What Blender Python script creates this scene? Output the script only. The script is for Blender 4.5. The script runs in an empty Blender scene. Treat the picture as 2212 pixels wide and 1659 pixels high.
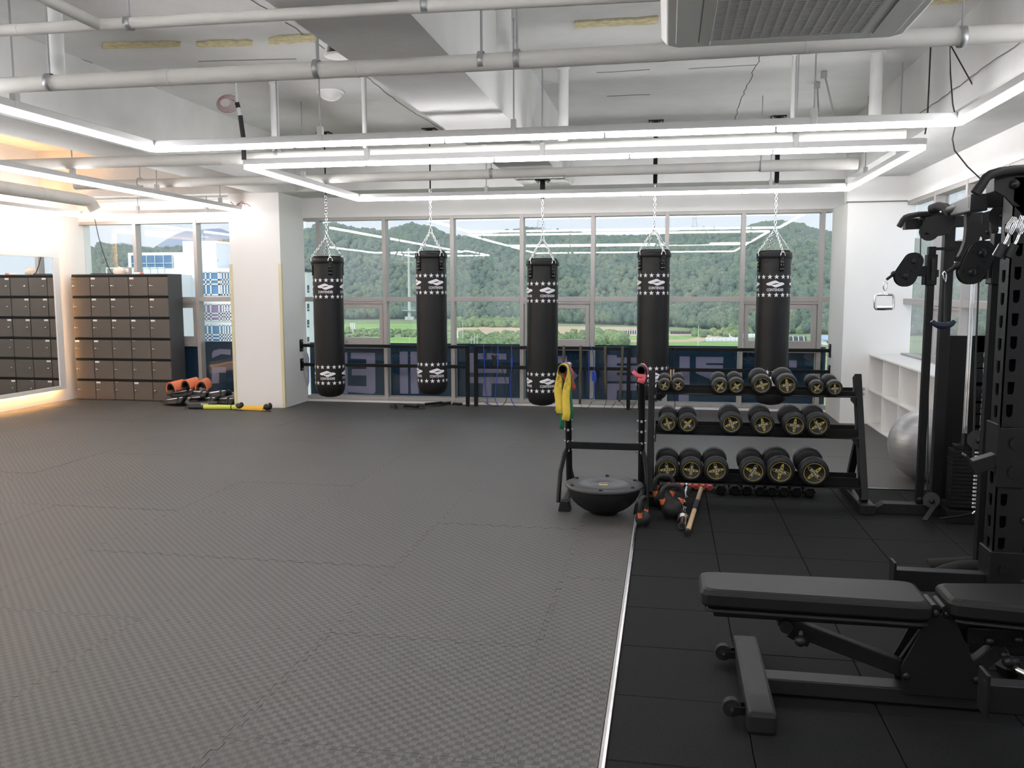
import bpy, math, random
import numpy as np
from mathutils import Vector as V, Matrix, Euler
random.seed(7)
PI = math.pi
S = bpy.context.scene
COL = S.collection

# ---------------------------------------------------------------- camera
FPX, YAW, PITCH, ROLL, CAMH = 1863.6, 0.1778, 0.1093, -0.00209, 1.6
def _axes():
    cy, sy, cp, sp = math.cos(YAW), math.sin(YAW), math.cos(PITCH), math.sin(PITCH)
    f = V((-sy*cp, cy*cp, -sp)); r = V((cy, sy, 0)); u = r.cross(f)
    cr, sr = math.cos(ROLL), math.sin(ROLL)
    return r*cr+u*sr, u*cr-r*sr, f
RT, UP, FW = _axes()
CAMP = V((0, 0, CAMH))
cam = bpy.data.cameras.new('camera')
cam.sensor_width = 36; cam.sensor_fit = 'HORIZONTAL'; cam.lens = FPX/2212*36
cam.clip_start = 0.05; cam.clip_end = 6000
camo = bpy.data.objects.new('camera', cam); COL.objects.link(camo)
camo.matrix_world = Matrix(((RT.x, UP.x, -FW.x, 0), (RT.y, UP.y, -FW.y, 0), (RT.z, UP.z, -FW.z, CAMH), (0, 0, 0, 1)))
S.camera = camo

# ---------------------------------------------------------------- view, sky
S.view_settings.view_transform = 'Standard'
S.view_settings.look = 'None'
S.view_settings.gamma = 1
S.view_settings.use_curve_mapping = False
S.view_settings.exposure = 0.35
LED_STRENGTH = 25.0
SKY_STRENGTH = 1.0
WARM_STRENGTH = 90.0
HAZE = 0.00040
w = bpy.data.worlds.new('overcast_sky'); S.world = w; w.use_nodes = True
nt = w.node_tree; bg = nt.nodes['Background']
tc = nt.nodes.new('ShaderNodeTexCoord'); sx = nt.nodes.new('ShaderNodeSeparateXYZ'); cr = nt.nodes.new('ShaderNodeValToRGB')
nt.links.new(tc.outputs['Generated'], sx.inputs[0]); nt.links.new(sx.outputs['Z'], cr.inputs[0]); nt.links.new(cr.outputs[0], bg.inputs[0])
cr.color_ramp.elements[0].position = 0.0; cr.color_ramp.elements[0].color = (0.83, 0.89, 0.97, 1)
cr.color_ramp.elements[1].position = 0.5; cr.color_ramp.elements[1].color = (0.72, 0.84, 1.0, 1)
bg.inputs[1].default_value = SKY_STRENGTH

sun = bpy.data.lights.new('sun', 'SUN'); sun.energy = 1.9; sun.angle = 0.35; sun.color = (1, .96, .90)
suno = bpy.data.objects.new('sun', sun); COL.objects.link(suno)
suno.rotation_euler = V((0.50, 0.66, -0.62)).to_track_quat('-Z', 'Y').to_euler()     # high behind the building: lights the valley, enters no window

# turn a measured direction into a real point at a chosen depth / height / side
def ray(px, py):
    return RT*((px-1106)/FPX) + UP*(-(py-829.5)/FPX) + FW
def Fz(px, py, z=0.0):
    d = ray(px, py); return CAMP + d*((z-CAMH)/d.z)
def Fy(px, py, y):
    d = ray(px, py); return CAMP + d*(y/d.y)
def Fx(px, py, x):
    d = ray(px, py); return CAMP + d*(x/d.x)

# ---------------------------------------------------------------- materials
MAT = {}
def mat(name, col, rough=0.5, metal=0.0, noise=None, bump=None, spec=None, coat=None):
    """noise=(scale, amount) colour mottling; bump=(scale, strength, distance)"""
    m = bpy.data.materials.new(name); m.use_nodes = True
    nt = m.node_tree; b = nt.nodes['Principled BSDF']
    c = tuple(col)+(1,) if len(col) == 3 else col
    b.inputs['Base Color'].default_value = c
    b.inputs['Roughness'].default_value = rough; b.inputs['Metallic'].default_value = metal
    if spec is not None: b.inputs['Specular IOR Level'].default_value = spec
    if coat: b.inputs['Coat Weight'].default_value = coat
    if noise or bump:
        t = nt.nodes.new('ShaderNodeTexCoord')
    if noise:
        n = nt.nodes.new('ShaderNodeTexNoise'); n.inputs['Scale'].default_value = noise[0]; n.inputs['Detail'].default_value = 6
        r = nt.nodes.new('ShaderNodeMapRange'); r.inputs['From Min'].default_value = 0.3; r.inputs['From Max'].default_value = 0.7
        r.inputs['To Min'].default_value = 1-noise[1]; r.inputs['To Max'].default_value = 1+noise[1]
        mx = nt.nodes.new('ShaderNodeMix'); mx.data_type = 'RGBA'; mx.blend_type = 'MULTIPLY'; mx.inputs['Factor'].default_value = 1
        mx.inputs['A'].default_value = c
        nt.links.new(t.outputs['Object'], n.inputs['Vector']); nt.links.new(n.outputs[0], r.inputs[0]); nt.links.new(r.outputs[0], mx.inputs['B'])
        nt.links.new(mx.outputs['Result'], b.inputs['Base Color'])
    if bump:
        n = nt.nodes.new('ShaderNodeTexNoise'); n.inputs['Scale'].default_value = bump[0]; n.inputs['Detail'].default_value = 4
        bp = nt.nodes.new('ShaderNodeBump'); bp.inputs['Strength'].default_value = bump[1]; bp.inputs['Distance'].default_value = bump[2]
        nt.links.new(t.outputs['Object'], n.inputs['Vector']); nt.links.new(n.outputs[0], bp.inputs['Height']); nt.links.new(bp.outputs[0], b.inputs['Normal'])
    MAT[name] = m; return m
def emit(name, col, strength):
    m = bpy.data.materials.new(name); m.use_nodes = True; nt = m.node_tree
    nt.nodes.remove(nt.nodes['Principled BSDF']); e = nt.nodes.new('ShaderNodeEmission')
    e.inputs[0].default_value = tuple(col)+(1,); e.inputs[1].default_value = strength
    nt.links.new(e.outputs[0], nt.nodes['Material Output'].inputs[0]); MAT[name] = m; return m

mat('white_wall', (0.87, 0.865, 0.85), 0.7, noise=(1.2, 0.02), bump=(60, 0.05, 0.004))
mat('concrete_white', (0.62, 0.62, 0.61), 0.85, noise=(2.2, 0.07), bump=(14, 0.25, 0.01))
mat('crack_grey', (0.16, 0.155, 0.15), 0.9)
mat('foam_yellow', (0.62, 0.55, 0.33), 0.9, noise=(20, 0.2), bump=(40, 0.5, 0.01))
mat('pipe_wrap', (0.66, 0.65, 0.62), 0.7, noise=(5, 0.06), bump=(30, 0.2, 0.006))
mat('pipe_pvc', (0.72, 0.73, 0.72), 0.5, noise=(6, 0.05))
mat('galv', (0.42, 0.43, 0.44), 0.45, 0.7)
mat('light_bar', (0.55, 0.55, 0.55), 0.4, 0.2)
mat('alu', (0.40, 0.38, 0.37), 0.42, 0.25)
mat('alu_bright', (0.8, 0.8, 0.8), 0.22, 1.0)
mat('chrome', (0.85, 0.86, 0.88), 0.1, 1.0)
mat('black_steel', (0.0065, 0.0065, 0.007), 0.45, noise=(30, 0.15), spec=0.22)
mat('black_steel_satin', (0.0085, 0.0085, 0.0095), 0.42, bump=(300, 0.08, 0.001), spec=0.25)
mat('black_gloss', (0.010, 0.010, 0.011), 0.38, spec=0.3)
mat('grey_steel', (0.012, 0.0123, 0.013), 0.5, noise=(40, 0.1), spec=0.25)
mat('rubber_black', (0.009, 0.009, 0.0095), 0.55, bump=(90, 0.15, 0.002), spec=0.3)
mat('rubber_head', (0.014, 0.014, 0.015), 0.5, bump=(60, 0.2, 0.002), spec=0.35)
mat('rubber_tile', (0.0105, 0.0108, 0.011), 0.8, noise=(140, 0.45), bump=(220, 0.35, 0.002), spec=0.16)
mat('bag_vinyl', (0.010, 0.010, 0.0105), 0.42, bump=(9, 0.35, 0.012), spec=0.28)
mat('centre_grey', (0.085, 0.085, 0.088), 0.5)
mat('print_white', (0.78, 0.76, 0.80), 0.6)
mat('print_gold', (0.42, 0.33, 0.075), 0.45)
mat('pad_leather', (0.0075, 0.0072, 0.007), 0.5, bump=(160, 0.15, 0.002), spec=0.24)
mat('pink_rubber', (0.75, 0.14, 0.12), 0.45)
mat('orange_vinyl', (0.72, 0.20, 0.09), 0.45)
mat('orange_ring', (0.60, 0.14, 0.045), 0.5)
mat('wood_pale', (0.60, 0.42, 0.24), 0.55, noise=(12, 0.12))
mat('band_yellow', (0.72, 0.52, 0.06), 0.55, noise=(14, 0.08))
mat('band_green', (0.012, 0.15, 0.07), 0.5)
mat('band_red', (0.42, 0.06, 0.04), 0.5)
mat('band_pink', (0.62, 0.10, 0.14), 0.5)
mat('band_black', (0.012, 0.012, 0.013), 0.5)
mat('strap_olive', (0.085, 0.075, 0.05), 0.85, noise=(60, 0.2))
mat('rope_blue', (0.02, 0.06, 0.42), 0.45)
mat('rope_navy', (0.01, 0.017, 0.04), 0.5)
mat('locker_door', (0.105, 0.092, 0.082), 0.5, noise=(80, 0.06), bump=(240, 0.06, 0.001))
mat('locker_case', (0.055, 0.056, 0.06), 0.5)
mat('void_black', (0.004, 0.004, 0.004), 0.9)
mat('sticker', (0.82, 0.80, 0.77), 0.6)
mat('white_board', (0.80, 0.79, 0.77), 0.45)
mat('ivory_guard', (0.72, 0.66, 0.45), 0.6)
mat('ball_silver', (0.36, 0.36, 0.365), 0.36, metal=0.45, bump=(30, 0.05, 0.003))
mat('foam_lime', (0.62, 0.68, 0.10), 0.6)
mat('foam_amber', (0.85, 0.50, 0.05), 0.55)
mat('grey_vinyl', (0.04, 0.04, 0.041), 0.5)
mat('ac_plastic', (0.88, 0.88, 0.87), 0.45)
mat('ac_grille', (0.70, 0.70, 0.69), 0.55)
mat('ac_dark', (0.22, 0.22, 0.22), 0.7)
mat('dome_plastic', (0.8, 0.8, 0.78), 0.15, spec=0.6)
mat('wire_red', (0.30, 0.05, 0.05), 0.5)
mat('cream_plastic', (0.72, 0.62, 0.52), 0.5)
mat('card_grey', (0.45, 0.43, 0.40), 0.7)
mat('foam_grey', (0.022, 0.021, 0.020), 0.8, spec=0.2)
mat('poster_white', (0.80, 0.78, 0.78), 0.5)
mat('poster_red', (0.75, 0.20, 0.17), 0.5)
mat('poster_grey', (0.38, 0.36, 0.37), 0.5)
mat('poster_skin', (0.62, 0.36, 0.26), 0.5)
mat('poster_yellow', (0.75, 0.60, 0.08), 0.5)
mat('bldg_white', (0.88, 0.88, 0.88), 0.6, noise=(0.4, 0.03))
mat('bldg_glass', (0.10, 0.24, 0.42), 0.12, noise=(0.25, 0.35))
mat('bldg_dark', (0.08, 0.09, 0.11), 0.2)
mat('bldg_frame', (0.70, 0.70, 0.70), 0.5)
mat('bldg_violet', (0.30, 0.22, 0.36), 0.4)
mat('pylon', (0.62, 0.70, 0.62), 0.5)
mat('lattice', (0.50, 0.55, 0.60), 0.6)
mat('roof_orange', (0.75, 0.20, 0.09), 0.7)
mat('roof_blue', (0.35, 0.50, 0.72), 0.6)
mat('net_black', (0.05, 0.055, 0.065), 0.8)
mat('film_tunnel', (0.68, 0.70, 0.70), 0.4)
mat('field_tan', (0.62, 0.46, 0.29), 0.95, noise=(0.05, 0.12))
mat('field_green', (0.27, 0.44, 0.10), 0.95, noise=(0.04, 0.2))
mat('ground_scrub', (0.22, 0.29, 0.12), 0.95, noise=(0.05, 0.35))
mat('mountain_hazed', (0.22, 0.29, 0.42), 1.0, noise=(0.004, 0.12))  # distance haze is put into this blue base colour
emit('led', (1.0, 0.98, 0.985), LED_STRENGTH)
emit('led_warm', (1.0, 0.50, 0.17), WARM_STRENGTH)
mat('trunk', (0.12, 0.09, 0.06), 0.9)

def leaf_mat(name, c1, c2, c3):
    m = bpy.data.materials.new(name); m.use_nodes = True; nt = m.node_tree; b = nt.nodes['Principled BSDF']
    t = nt.nodes.new('ShaderNodeNewGeometry'); n = nt.nodes.new('ShaderNodeTexNoise'); n.inputs['Scale'].default_value = 0.045; n.inputs['Detail'].default_value = 8; n.inputs['Roughness'].default_value = 0.75
    r = nt.nodes.new('ShaderNodeValToRGB'); e = r.color_ramp.elements
    e[0].position = 0.36; e[0].color = c1+(1,); e[1].position = 0.66; e[1].color = c3+(1,)
    x = r.color_ramp.elements.new(0.5); x.color = c2+(1,)
    nt.links.new(t.outputs['Position'], n.inputs['Vector']); nt.links.new(n.outputs[0], r.inputs[0]); nt.links.new(r.outputs[0], b.inputs['Base Color'])
    n2 = nt.nodes.new('ShaderNodeTexNoise'); n2.inputs['Scale'].default_value = 0.9; n2.inputs['Detail'].default_value = 6; n2.inputs['Roughness'].default_value = 0.8
    mr = nt.nodes.new('ShaderNodeMapRange'); mr.inputs['From Min'].default_value = 0.32; mr.inputs['From Max'].default_value = 0.68; mr.inputs['To Min'].default_value = 0.22; mr.inputs['To Max'].default_value = 1.65  # leafy mottling; its dark end paints in shaded gaps in the foliage
    mx = nt.nodes.new('ShaderNodeMix'); mx.data_type = 'RGBA'; mx.blend_type = 'MULTIPLY'; mx.inputs['Factor'].default_value = 1
    nt.links.new(t.outputs['Position'], n2.inputs['Vector']); nt.links.new(n2.outputs[0], mr.inputs[0]); nt.links.new(r.outputs[0], mx.inputs['A']); nt.links.new(mr.outputs[0], mx.inputs['B']); nt.links.new(mx.outputs['Result'], b.inputs['Base Color'])
    b.inputs['Roughness'].default_value = 1.0; b.inputs['Specular IOR Level'].default_value = 0.1
    MAT[name] = m
leaf_mat('forest', (0.085, 0.14, 0.105), (0.13, 0.19, 0.125), (0.22, 0.25, 0.14))
leaf_mat('forest_far', (0.15, 0.21, 0.18), (0.18, 0.245, 0.19), (0.22, 0.28, 0.2))
leaf_mat('shrub', (0.13, 0.20, 0.09), (0.20, 0.29, 0.12), (0.30, 0.35, 0.15))

def eva_mat(name, rot):
    """EVA foam: little squares of ribs laid alternately along and across (relief, plus rib sheen painted as lighter and darker squares)"""
    m = bpy.data.materials.new(name); m.use_nodes = True; nt = m.node_tree; b = nt.nodes['Principled BSDF']
    N = nt.nodes.new; L = nt.links.new
    t = N('ShaderNodeNewGeometry')
    sep = N('ShaderNodeSeparateXYZ'); L(t.outputs['Position'], sep.inputs[0])
    ck = N('ShaderNodeTexChecker'); ck.inputs['Scale'].default_value = 1/0.0265
    L(t.outputs['Position'], ck.inputs['Vector'])
    cmb = N('ShaderNodeCombineXYZ'); L(sep.outputs['X'], cmb.inputs[0]); L(sep.outputs['Y'], cmb.inputs[1]); cmb.inputs[2].default_value = 0.01
    L(cmb.outputs[0], ck.inputs['Vector'])
    def wave(sock, k):
        mu = N('ShaderNodeMath'); mu.operation = 'MULTIPLY'; mu.inputs[1].default_value = 2*PI/k; L(sock, mu.inputs[0])
        s = N('ShaderNodeMath'); s.operation = 'SINE'; L(mu.outputs[0], s.inputs[0]); return s.outputs[0]
    wx, wy = wave(sep.outputs['X'], 0.0053), wave(sep.outputs['Y'], 0.0053)
    mix = N('ShaderNodeMix'); mix.data_type = 'FLOAT'
    L(ck.outputs['Fac'], mix.inputs['Factor'])
    a, c = (wx, wy) if not rot else (wy, wx)
    L(a, mix.inputs['A']); L(c, mix.inputs['B'])
    bp = N('ShaderNodeBump'); bp.inputs['Strength'].default_value = 0.35; bp.inputs['Distance'].default_value = 0.0012
    L(mix.outputs['Result'], bp.inputs['Height']); L(bp.outputs[0], b.inputs['Normal'])
    nz = N('ShaderNodeTexNoise'); nz.inputs['Scale'].default_value = 0.9; nz.inputs['Detail'].default_value = 5; L(t.outputs['Position'], nz.inputs['Vector'])
    mr = N('ShaderNodeMapRange'); mr.inputs['From Min'].default_value = 0.3; mr.inputs['From Max'].default_value = 0.7; mr.inputs['To Min'].default_value = 0.94; mr.inputs['To Max'].default_value = 1.06
    L(nz.outputs[0], mr.inputs[0])
    cm = N('ShaderNodeMix'); cm.data_type = 'RGBA'
    fl = (0.100, 0.096, 0.090, 1); dk = (0.066, 0.0635, 0.060, 1)  # light catching the ribs, painted as a paler and a darker grey
    cm.inputs['A'].default_value = fl if not rot else dk; cm.inputs['B'].default_value = dk if not rot else fl
    L(ck.outputs['Fac'], cm.inputs['Factor'])
    mm = N('ShaderNodeMix'); mm.data_type = 'RGBA'; mm.blend_type = 'MULTIPLY'; mm.inputs['Factor'].default_value = 1
    L(cm.outputs['Result'], mm.inputs['A']); L(mr.outputs[0], mm.inputs['B']); L(mm.outputs['Result'], b.inputs['Base Color'])
    b.inputs['Roughness'].default_value = 0.52; b.inputs['Specular IOR Level'].default_value = 0.4
    MAT[name] = m
eva_mat('eva_grey', False); eva_mat('eva_grey_turned', True)

def glass_mat():
    m = bpy.data.materials.new('window_glass'); m.use_nodes = True; nt = m.node_tree
    nt.nodes.remove(nt.nodes['Principled BSDF'])
    tr = nt.nodes.new('ShaderNodeBsdfTransparent'); tr.inputs[0].default_value = (0.955, 0.975, 0.98, 1)
    gl = nt.nodes.new('ShaderNodeBsdfGlossy'); gl.inputs['Roughness'].default_value = 0.0
    fr = nt.nodes.new('ShaderNodeFresnel'); fr.inputs[0].default_value = 1.5
    mx = nt.nodes.new('ShaderNodeMixShader')
    ge = nt.nodes.new('ShaderNodeNewGeometry'); io = nt.nodes.new('ShaderNodeMix'); io.data_type = 'FLOAT'
    io.inputs['A'].default_value = 1.5; io.inputs['B'].default_value = 1/1.5
    nt.links.new(ge.outputs['Backfacing'], io.inputs['Factor']); nt.links.new(io.outputs['Result'], fr.inputs[0])
    nt.links.new(fr.outputs[0], mx.inputs[0]); nt.links.new(tr.outputs[0], mx.inputs[1]); nt.links.new(gl.outputs[0], mx.inputs[2])
    nt.links.new(mx.outputs[0], nt.nodes['Material Output'].inputs[0]); MAT['glass'] = m
glass_mat()
def film_mat(name, col, trans):
    m = bpy.data.materials.new(name); m.use_nodes = True; nt = m.node_tree
    nt.nodes.remove(nt.nodes['Principled BSDF'])
    d = nt.nodes.new('ShaderNodeBsdfDiffuse'); d.inputs[0].default_value = col+(1,)
    t = nt.nodes.new('ShaderNodeBsdfTranslucent'); t.inputs[0].default_value = col+(1,)
    mx = nt.nodes.new('ShaderNodeMixShader'); mx.inputs[0].default_value = trans
    nt.links.new(d.outputs[0], mx.inputs[1]); nt.links.new(t.outputs[0], mx.inputs[2])
    nt.links.new(mx.outputs[0], nt.nodes['Material Output'].inputs[0]); MAT[name] = m
film_mat('film_navy', (0.048, 0.095, 0.155), 0.5)
film_mat('film_lilac', (0.50, 0.48, 0.66), 0.5)
def mirror_mat():
    m = mat('mirror', (0.9, 0.92, 0.92), 0.0, 1.0)
mirror_mat()

# ---------------------------------------------------------------- mesh builder
ORG = {}
def frame_of(d):
    d = d.normalized(); a = V((0, 0, 1)) if abs(d.z) < 0.9 else V((1, 0, 0))
    x = a.cross(d).normalized(); return x, d.cross(x)
class MB:
    def __init__(self): self.v = []; self.f = []; self.s = []
    def add(self, vs, fs, smooth=False):
        o = len(self.v); self.v += [tuple(p) for p in vs]
        self.f += [tuple(i+o for i in q) for q in fs]; self.s += [smooth]*len(fs); return self
    def box(self, x0, x1, y0, y1, z0, z1):
        vs = [(x, y, z) for z in (z0, z1) for y in (y0, y1) for x in (x0, x1)]
        return self.add(vs, [(0, 2, 3, 1), (4, 5, 7, 6), (0, 1, 5, 4), (2, 6, 7, 3), (0, 4, 6, 2), (1, 3, 7, 5)])
    def boxc(self, c, s, R=None):
        c = V(c); vs = []
        for z in (-.5, .5):
            for y in (-.5, .5):
                for x in (-.5, .5):
                    p = V((x*s[0], y*s[1], z*s[2])); vs.append(c + (R @ p if R else p))
        return self.add(vs, [(0, 2, 3, 1), (4, 5, 7, 6), (0, 1, 5, 4), (2, 6, 7, 3), (0, 4, 6, 2), (1, 3, 7, 5)])
    def beam(self, a, b, w, h, up=(0, 0, 1)):
        a, b = V(a), V(b); d = (b-a).normalized(); x = d.cross(V(up)).normalized(); u = x.cross(d)
        vs = [p + x*sx*w/2 + u*sz*h/2 for p in (a, b) for sz in (-1, 1) for sx in (-1, 1)]
        return self.add(vs, [(0, 1, 3, 2), (4, 6, 7, 5), (0, 4, 5, 1), (2, 3, 7, 6), (0, 2, 6, 4), (1, 5, 7, 3)])
    def cyl(self, a, b, r, r2=None, seg=16, caps=True):
        a, b = V(a), V(b); r2 = r if r2 is None else r2; x, y = frame_of(b-a); vs = []
        for p, q in ((a, r), (b, r2)):
            vs += [p + x*q*math.cos(2*PI*i/seg) + y*q*math.sin(2*PI*i/seg) for i in range(seg)]
        self.add(vs, [(i, (i+1) % seg, (i+1) % seg+seg, i+seg) for i in range(seg)], True)
        if caps: self.add(vs, [tuple(range(seg))[::-1], tuple(range(seg, 2*seg))], False)
        return self
    def tube(self, pts, r, seg=8, closed=False, caps=True):
        pts = [V(p) for p in pts]; n = len(pts); vs = []
        rr = r if isinstance(r, (list, tuple)) else [r]*n
        x = None
        for i, p in enumerate(pts):
            if closed: t = pts[(i+1) % n]-pts[i-1]
            else: t = pts[min(i+1, n-1)]-pts[max(i-1, 0)]
            t.normalize()
            if x is None: x, y = frame_of(t)
            else:
                x = (x - t*x.dot(t)).normalized(); y = t.cross(x)
            vs += [p + x*rr[i]*math.cos(2*PI*k/seg) + y*rr[i]*math.sin(2*PI*k/seg) for k in range(seg)]
        fs = []
        for i in range(n if closed else n-1):
            j = (i+1) % n
            fs += [(i*seg+k, i*seg+(k+1) % seg, j*seg+(k+1) % seg, j*seg+k) for k in range(seg)]
        self.add(vs, fs, True)
        if caps and not closed: self.add(vs, [tuple(range(seg))[::-1], tuple(range((n-1)*seg, n*seg))], False)
        return self
    def lathe(self, prof, c=(0, 0, 0), seg=32, M=None, smooth=True):
        c = V(c); vs = []
        for r, z in prof:
            for k in range(seg):
                p = V((r*math.cos(2*PI*k/seg), r*math.sin(2*PI*k/seg), z)); vs.append(c + (M @ p if M else p))
        fs = []
        for i in range(len(prof)-1):
            fs += [(i*seg+k, i*seg+(k+1) % seg, (i+1)*seg+(k+1) % seg, (i+1)*seg+k) for k in range(seg)]
        self.add(vs, fs, smooth)
        n = len(prof)
        if prof[0][0] > 1e-5: self.add(vs[:seg], [tuple(range(seg))[::-1]], False)
        if prof[-1][0] > 1e-5: self.add(vs[-seg:], [tuple(range(seg))], False)
        return self
    def ball(self, c, r, seg=16, rings=8, sc=(1, 1, 1)):
        prof = [(r*math.sin(PI*i/rings), -r*math.cos(PI*i/rings)) for i in range(rings+1)]
        prof[0] = (1e-6, -r); prof[-1] = (1e-6, r)
        return self.lathe(prof, c, seg, Matrix.Diagonal(V(sc)))
    def prism(self, poly, ext):
        poly = [V(p) for p in poly]; ext = V(ext); n = len(poly); vs = poly+[p+ext for p in poly]
        self.add(vs, [tuple(range(n))[::-1], tuple(range(n, 2*n))] + [(i, (i+1) % n, (i+1) % n+n, i+n) for i in range(n)]); return self
    def ribbon(self, pts, wid, th, wdirs):
        pts = [V(p) for p in pts]; n = len(pts); vs = []
        for i, p in enumerate(pts):
            t = (pts[min(i+1, n-1)]-pts[max(i-1, 0)]).normalized(); wd = V(wdirs[i] if isinstance(wdirs, list) else wdirs)
            wd = (wd - t*wd.dot(t)).normalized(); nn = t.cross(wd); wv = wid[i] if isinstance(wid, (list, tuple)) else wid
            vs += [p+wd*wv/2+nn*th/2, p-wd*wv/2+nn*th/2, p-wd*wv/2-nn*th/2, p+wd*wv/2-nn*th/2]
        fs = [(0, 1, 2, 3), ((n-1)*4+3, (n-1)*4+2, (n-1)*4+1, (n-1)*4)]
        for i in range(n-1):
            a, b = i*4, i*4+4
            fs += [(a+k, b+k, b+(k+1) % 4, a+(k+1) % 4) for k in range(4)]
        return self.add(vs, fs, True)
    def mesh(self, name, m, org=None):
        me = bpy.data.meshes.new(name)
        vs = self.v if org is None else [(p[0]-org.x, p[1]-org.y, p[2]-org.z) for p in self.v]
        me.from_pydata(vs, [], self.f); me.polygons.foreach_set('use_smooth', self.s); me.materials.append(MAT[m]); me.update()
        return me
    def build(self, name, m, parent=None, bevel=0, seg=2):
        """one mesh object; vertices given in world space, kept relative to the root's base"""
        org = ORG[parent.name] if parent else None
        if org is None:
            xs = [p[0] for p in self.v]; ys = [p[1] for p in self.v]; zs = [p[2] for p in self.v]
            org = V(((min(xs)+max(xs))/2, (min(ys)+max(ys))/2, min(zs)))
        o = bpy.data.objects.new(name, self.mesh(name, m, org)); COL.objects.link(o)
        if parent: o.parent = parent
        else: o.location = org
        ORG[o.name] = org
        if bevel:
            b = o.modifiers.new('bevel', 'BEVEL'); b.width = bevel; b.segments = seg; b.limit_method = 'ANGLE'; b.angle_limit = 0.6
        return o
def tag(o, label=None, cat=None, group=None, kind=None):
    if label: o['label'] = label
    if cat: o['category'] = cat
    if group: o['group'] = group
    if kind: o['kind'] = kind
    return o
def thing(name, label, cat, loc=(0, 0, 0), group=None, kind=None):
    o = bpy.data.objects.new(name, None); COL.objects.link(o); o.empty_display_size = 0.1
    o.location = loc; ORG[o.name] = V(loc); tag(o, label, cat, group, kind); return o
def struct(name, loc=(0, 0, 0)):
    o = bpy.data.objects.new(name, None); COL.objects.link(o); o.location = loc; ORG[o.name] = V(loc); o['kind'] = 'structure'; return o
def dup(o, parent=None):
    c = o.copy(); COL.objects.link(c); ORG[c.name] = ORG.get(o.name, V((0, 0, 0)))
    c.parent = parent
    for ch in list(o.children): dup(ch, c)
    return c
_TX = {}
def textmesh(s):
    """flat lettering (2-D verts centred, unit height) from the built-in font"""
    if s in _TX: return _TX[s]
    cu = bpy.data.curves.new('t', 'FONT'); cu.body = s; cu.align_x = 'CENTER'; cu.align_y = 'CENTER'; cu.resolution_u = 3; cu.offset = 0.018
    ob = bpy.data.objects.new('t', cu); COL.objects.link(ob)
    dg = bpy.context.evaluated_depsgraph_get(); dg.update()
    me = bpy.data.meshes.new_from_object(ob.evaluated_get(dg))
    vs = np.array([v.co[:2] for v in me.vertices]); fs = [tuple(p.vertices) for p in me.polygons]
    h = vs[:, 1].max()-vs[:, 1].min(); mid = (vs.max(0)+vs.min(0))/2; vs = (vs-mid)/h
    bpy.data.objects.remove(ob); bpy.data.curves.remove(cu); bpy.data.meshes.remove(me)
    _TX[s] = (vs, fs); return _TX[s]
def clip_strips(poly, w):
    """cut a flat outline into narrow upright strips so that it can follow a curved surface"""
    def cut(P, c, keep):
        out = []
        for i in range(len(P)):
            a, b = P[i-1], P[i]; ia, ib = keep*(a[0]-c) <= 0, keep*(b[0]-c) <= 0
            if ia != ib: t = (c-a[0])/(b[0]-a[0]); out.append((c, a[1]+(b[1]-a[1])*t))
            if ib: out.append(b)
        return out
    x0 = min(p[0] for p in poly); x1 = max(p[0] for p in poly); n = max(1, math.ceil((x1-x0)/w)); res = []
    for k in range(n):
        q = cut(cut(poly, x0+(x1-x0)*(k+1)/n, 1), x0+(x1-x0)*k/n, -1)
        if len(q) > 2: res.append(q)
    return res
def star2(r, ri=0.4):
    return [(r*(1 if k % 2 == 0 else ri)*math.sin(PI*k/5), r*(1 if k % 2 == 0 else ri)*math.cos(PI*k/5)) for k in range(10)]
# ================================================================ ROOM SHELL
XL, XR, YW, YB, ZC = -8.65, 2.70, 11.68, -4.5, 3.52
ZB = 2.885                                   # underside of the beams
STRIP_X, STRIP_Y = -0.18, 7.21               # edge of the black rubber zone
fl = struct('floor')
MB().box(XL-.2, XR+.3, YB-.2, YW+.25, -0.12, -0.022).build('screed', 'crack_grey', fl)
MB().box(XL-.2, XR+.3, YB-.2, -0.2, -0.022, -0.001).build('rear_floor', 'eva_grey', fl)

def edge(L, flat):
    if flat: return [(0, 0)]
    n = max(1, round((L-.06)/.114)); p = (L-.06)/n; a = .013; out = [(0, 0), (.03, 0), (.03, -a)]
    for k in range(n):
        t = .03+k*p
        out += [(t+.53*p, -a), (t+.47*p, a)]
        if k < n-1: out += [(t+1.03*p, a), (t+.97*p, -a)]
        else: out += [(t+p, a), (t+p, 0)]
    return out
_MATS = {}
def eva(x0, x1, y0, y1, fe, turned, dz):
    """one interlocking foam mat; fe = straight sides (bottom, right, top, left)"""
    key = (round(x1-x0, 3), round(y1-y0, 3), fe, turned)
    if key not in _MATS:
        w, h = x1-x0, y1-y0; P = []
        P += [(t, o) for t, o in edge(w, fe[0])]
        P += [(w+o, t) for t, o in edge(h, fe[1])]
        P += [(w-(w-t) if False else t, h+o) for t, o in reversed([(w, 0)]+edge(w, fe[2])[1:][::1])] if False else [(t, h+o) for t, o in ([(w, 0)]+list(reversed(edge(w, fe[2])[1:])))]
        P += [(o, t) for t, o in ([(h, 0)]+list(reversed(edge(h, fe[3])[1:])))]
        q = [V(((x-w/2)*.9986, (y-h/2)*.9986, 0)) for x, y in P]
        _MATS[key] = MB().prism([p+V((0, 0, -.018)) for p in q], (0, 0, .018)).mesh('foam_mat', 'eva_grey_turned' if turned else 'eva_grey')
    o = bpy.data.objects.new('foam_mat', _MATS[key]); COL.objects.link(o); o.parent = fl
    o.location = ((x0+x1)/2, (y0+y1)/2, dz); return o
xs = [XL+.003] + [-.55-.985*k for k in range(8, -1, -1)]; ys = [-.19] + [.78+.97*k for k in range(12)] + [YW-.005]
rnd = random.Random(3)
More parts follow.
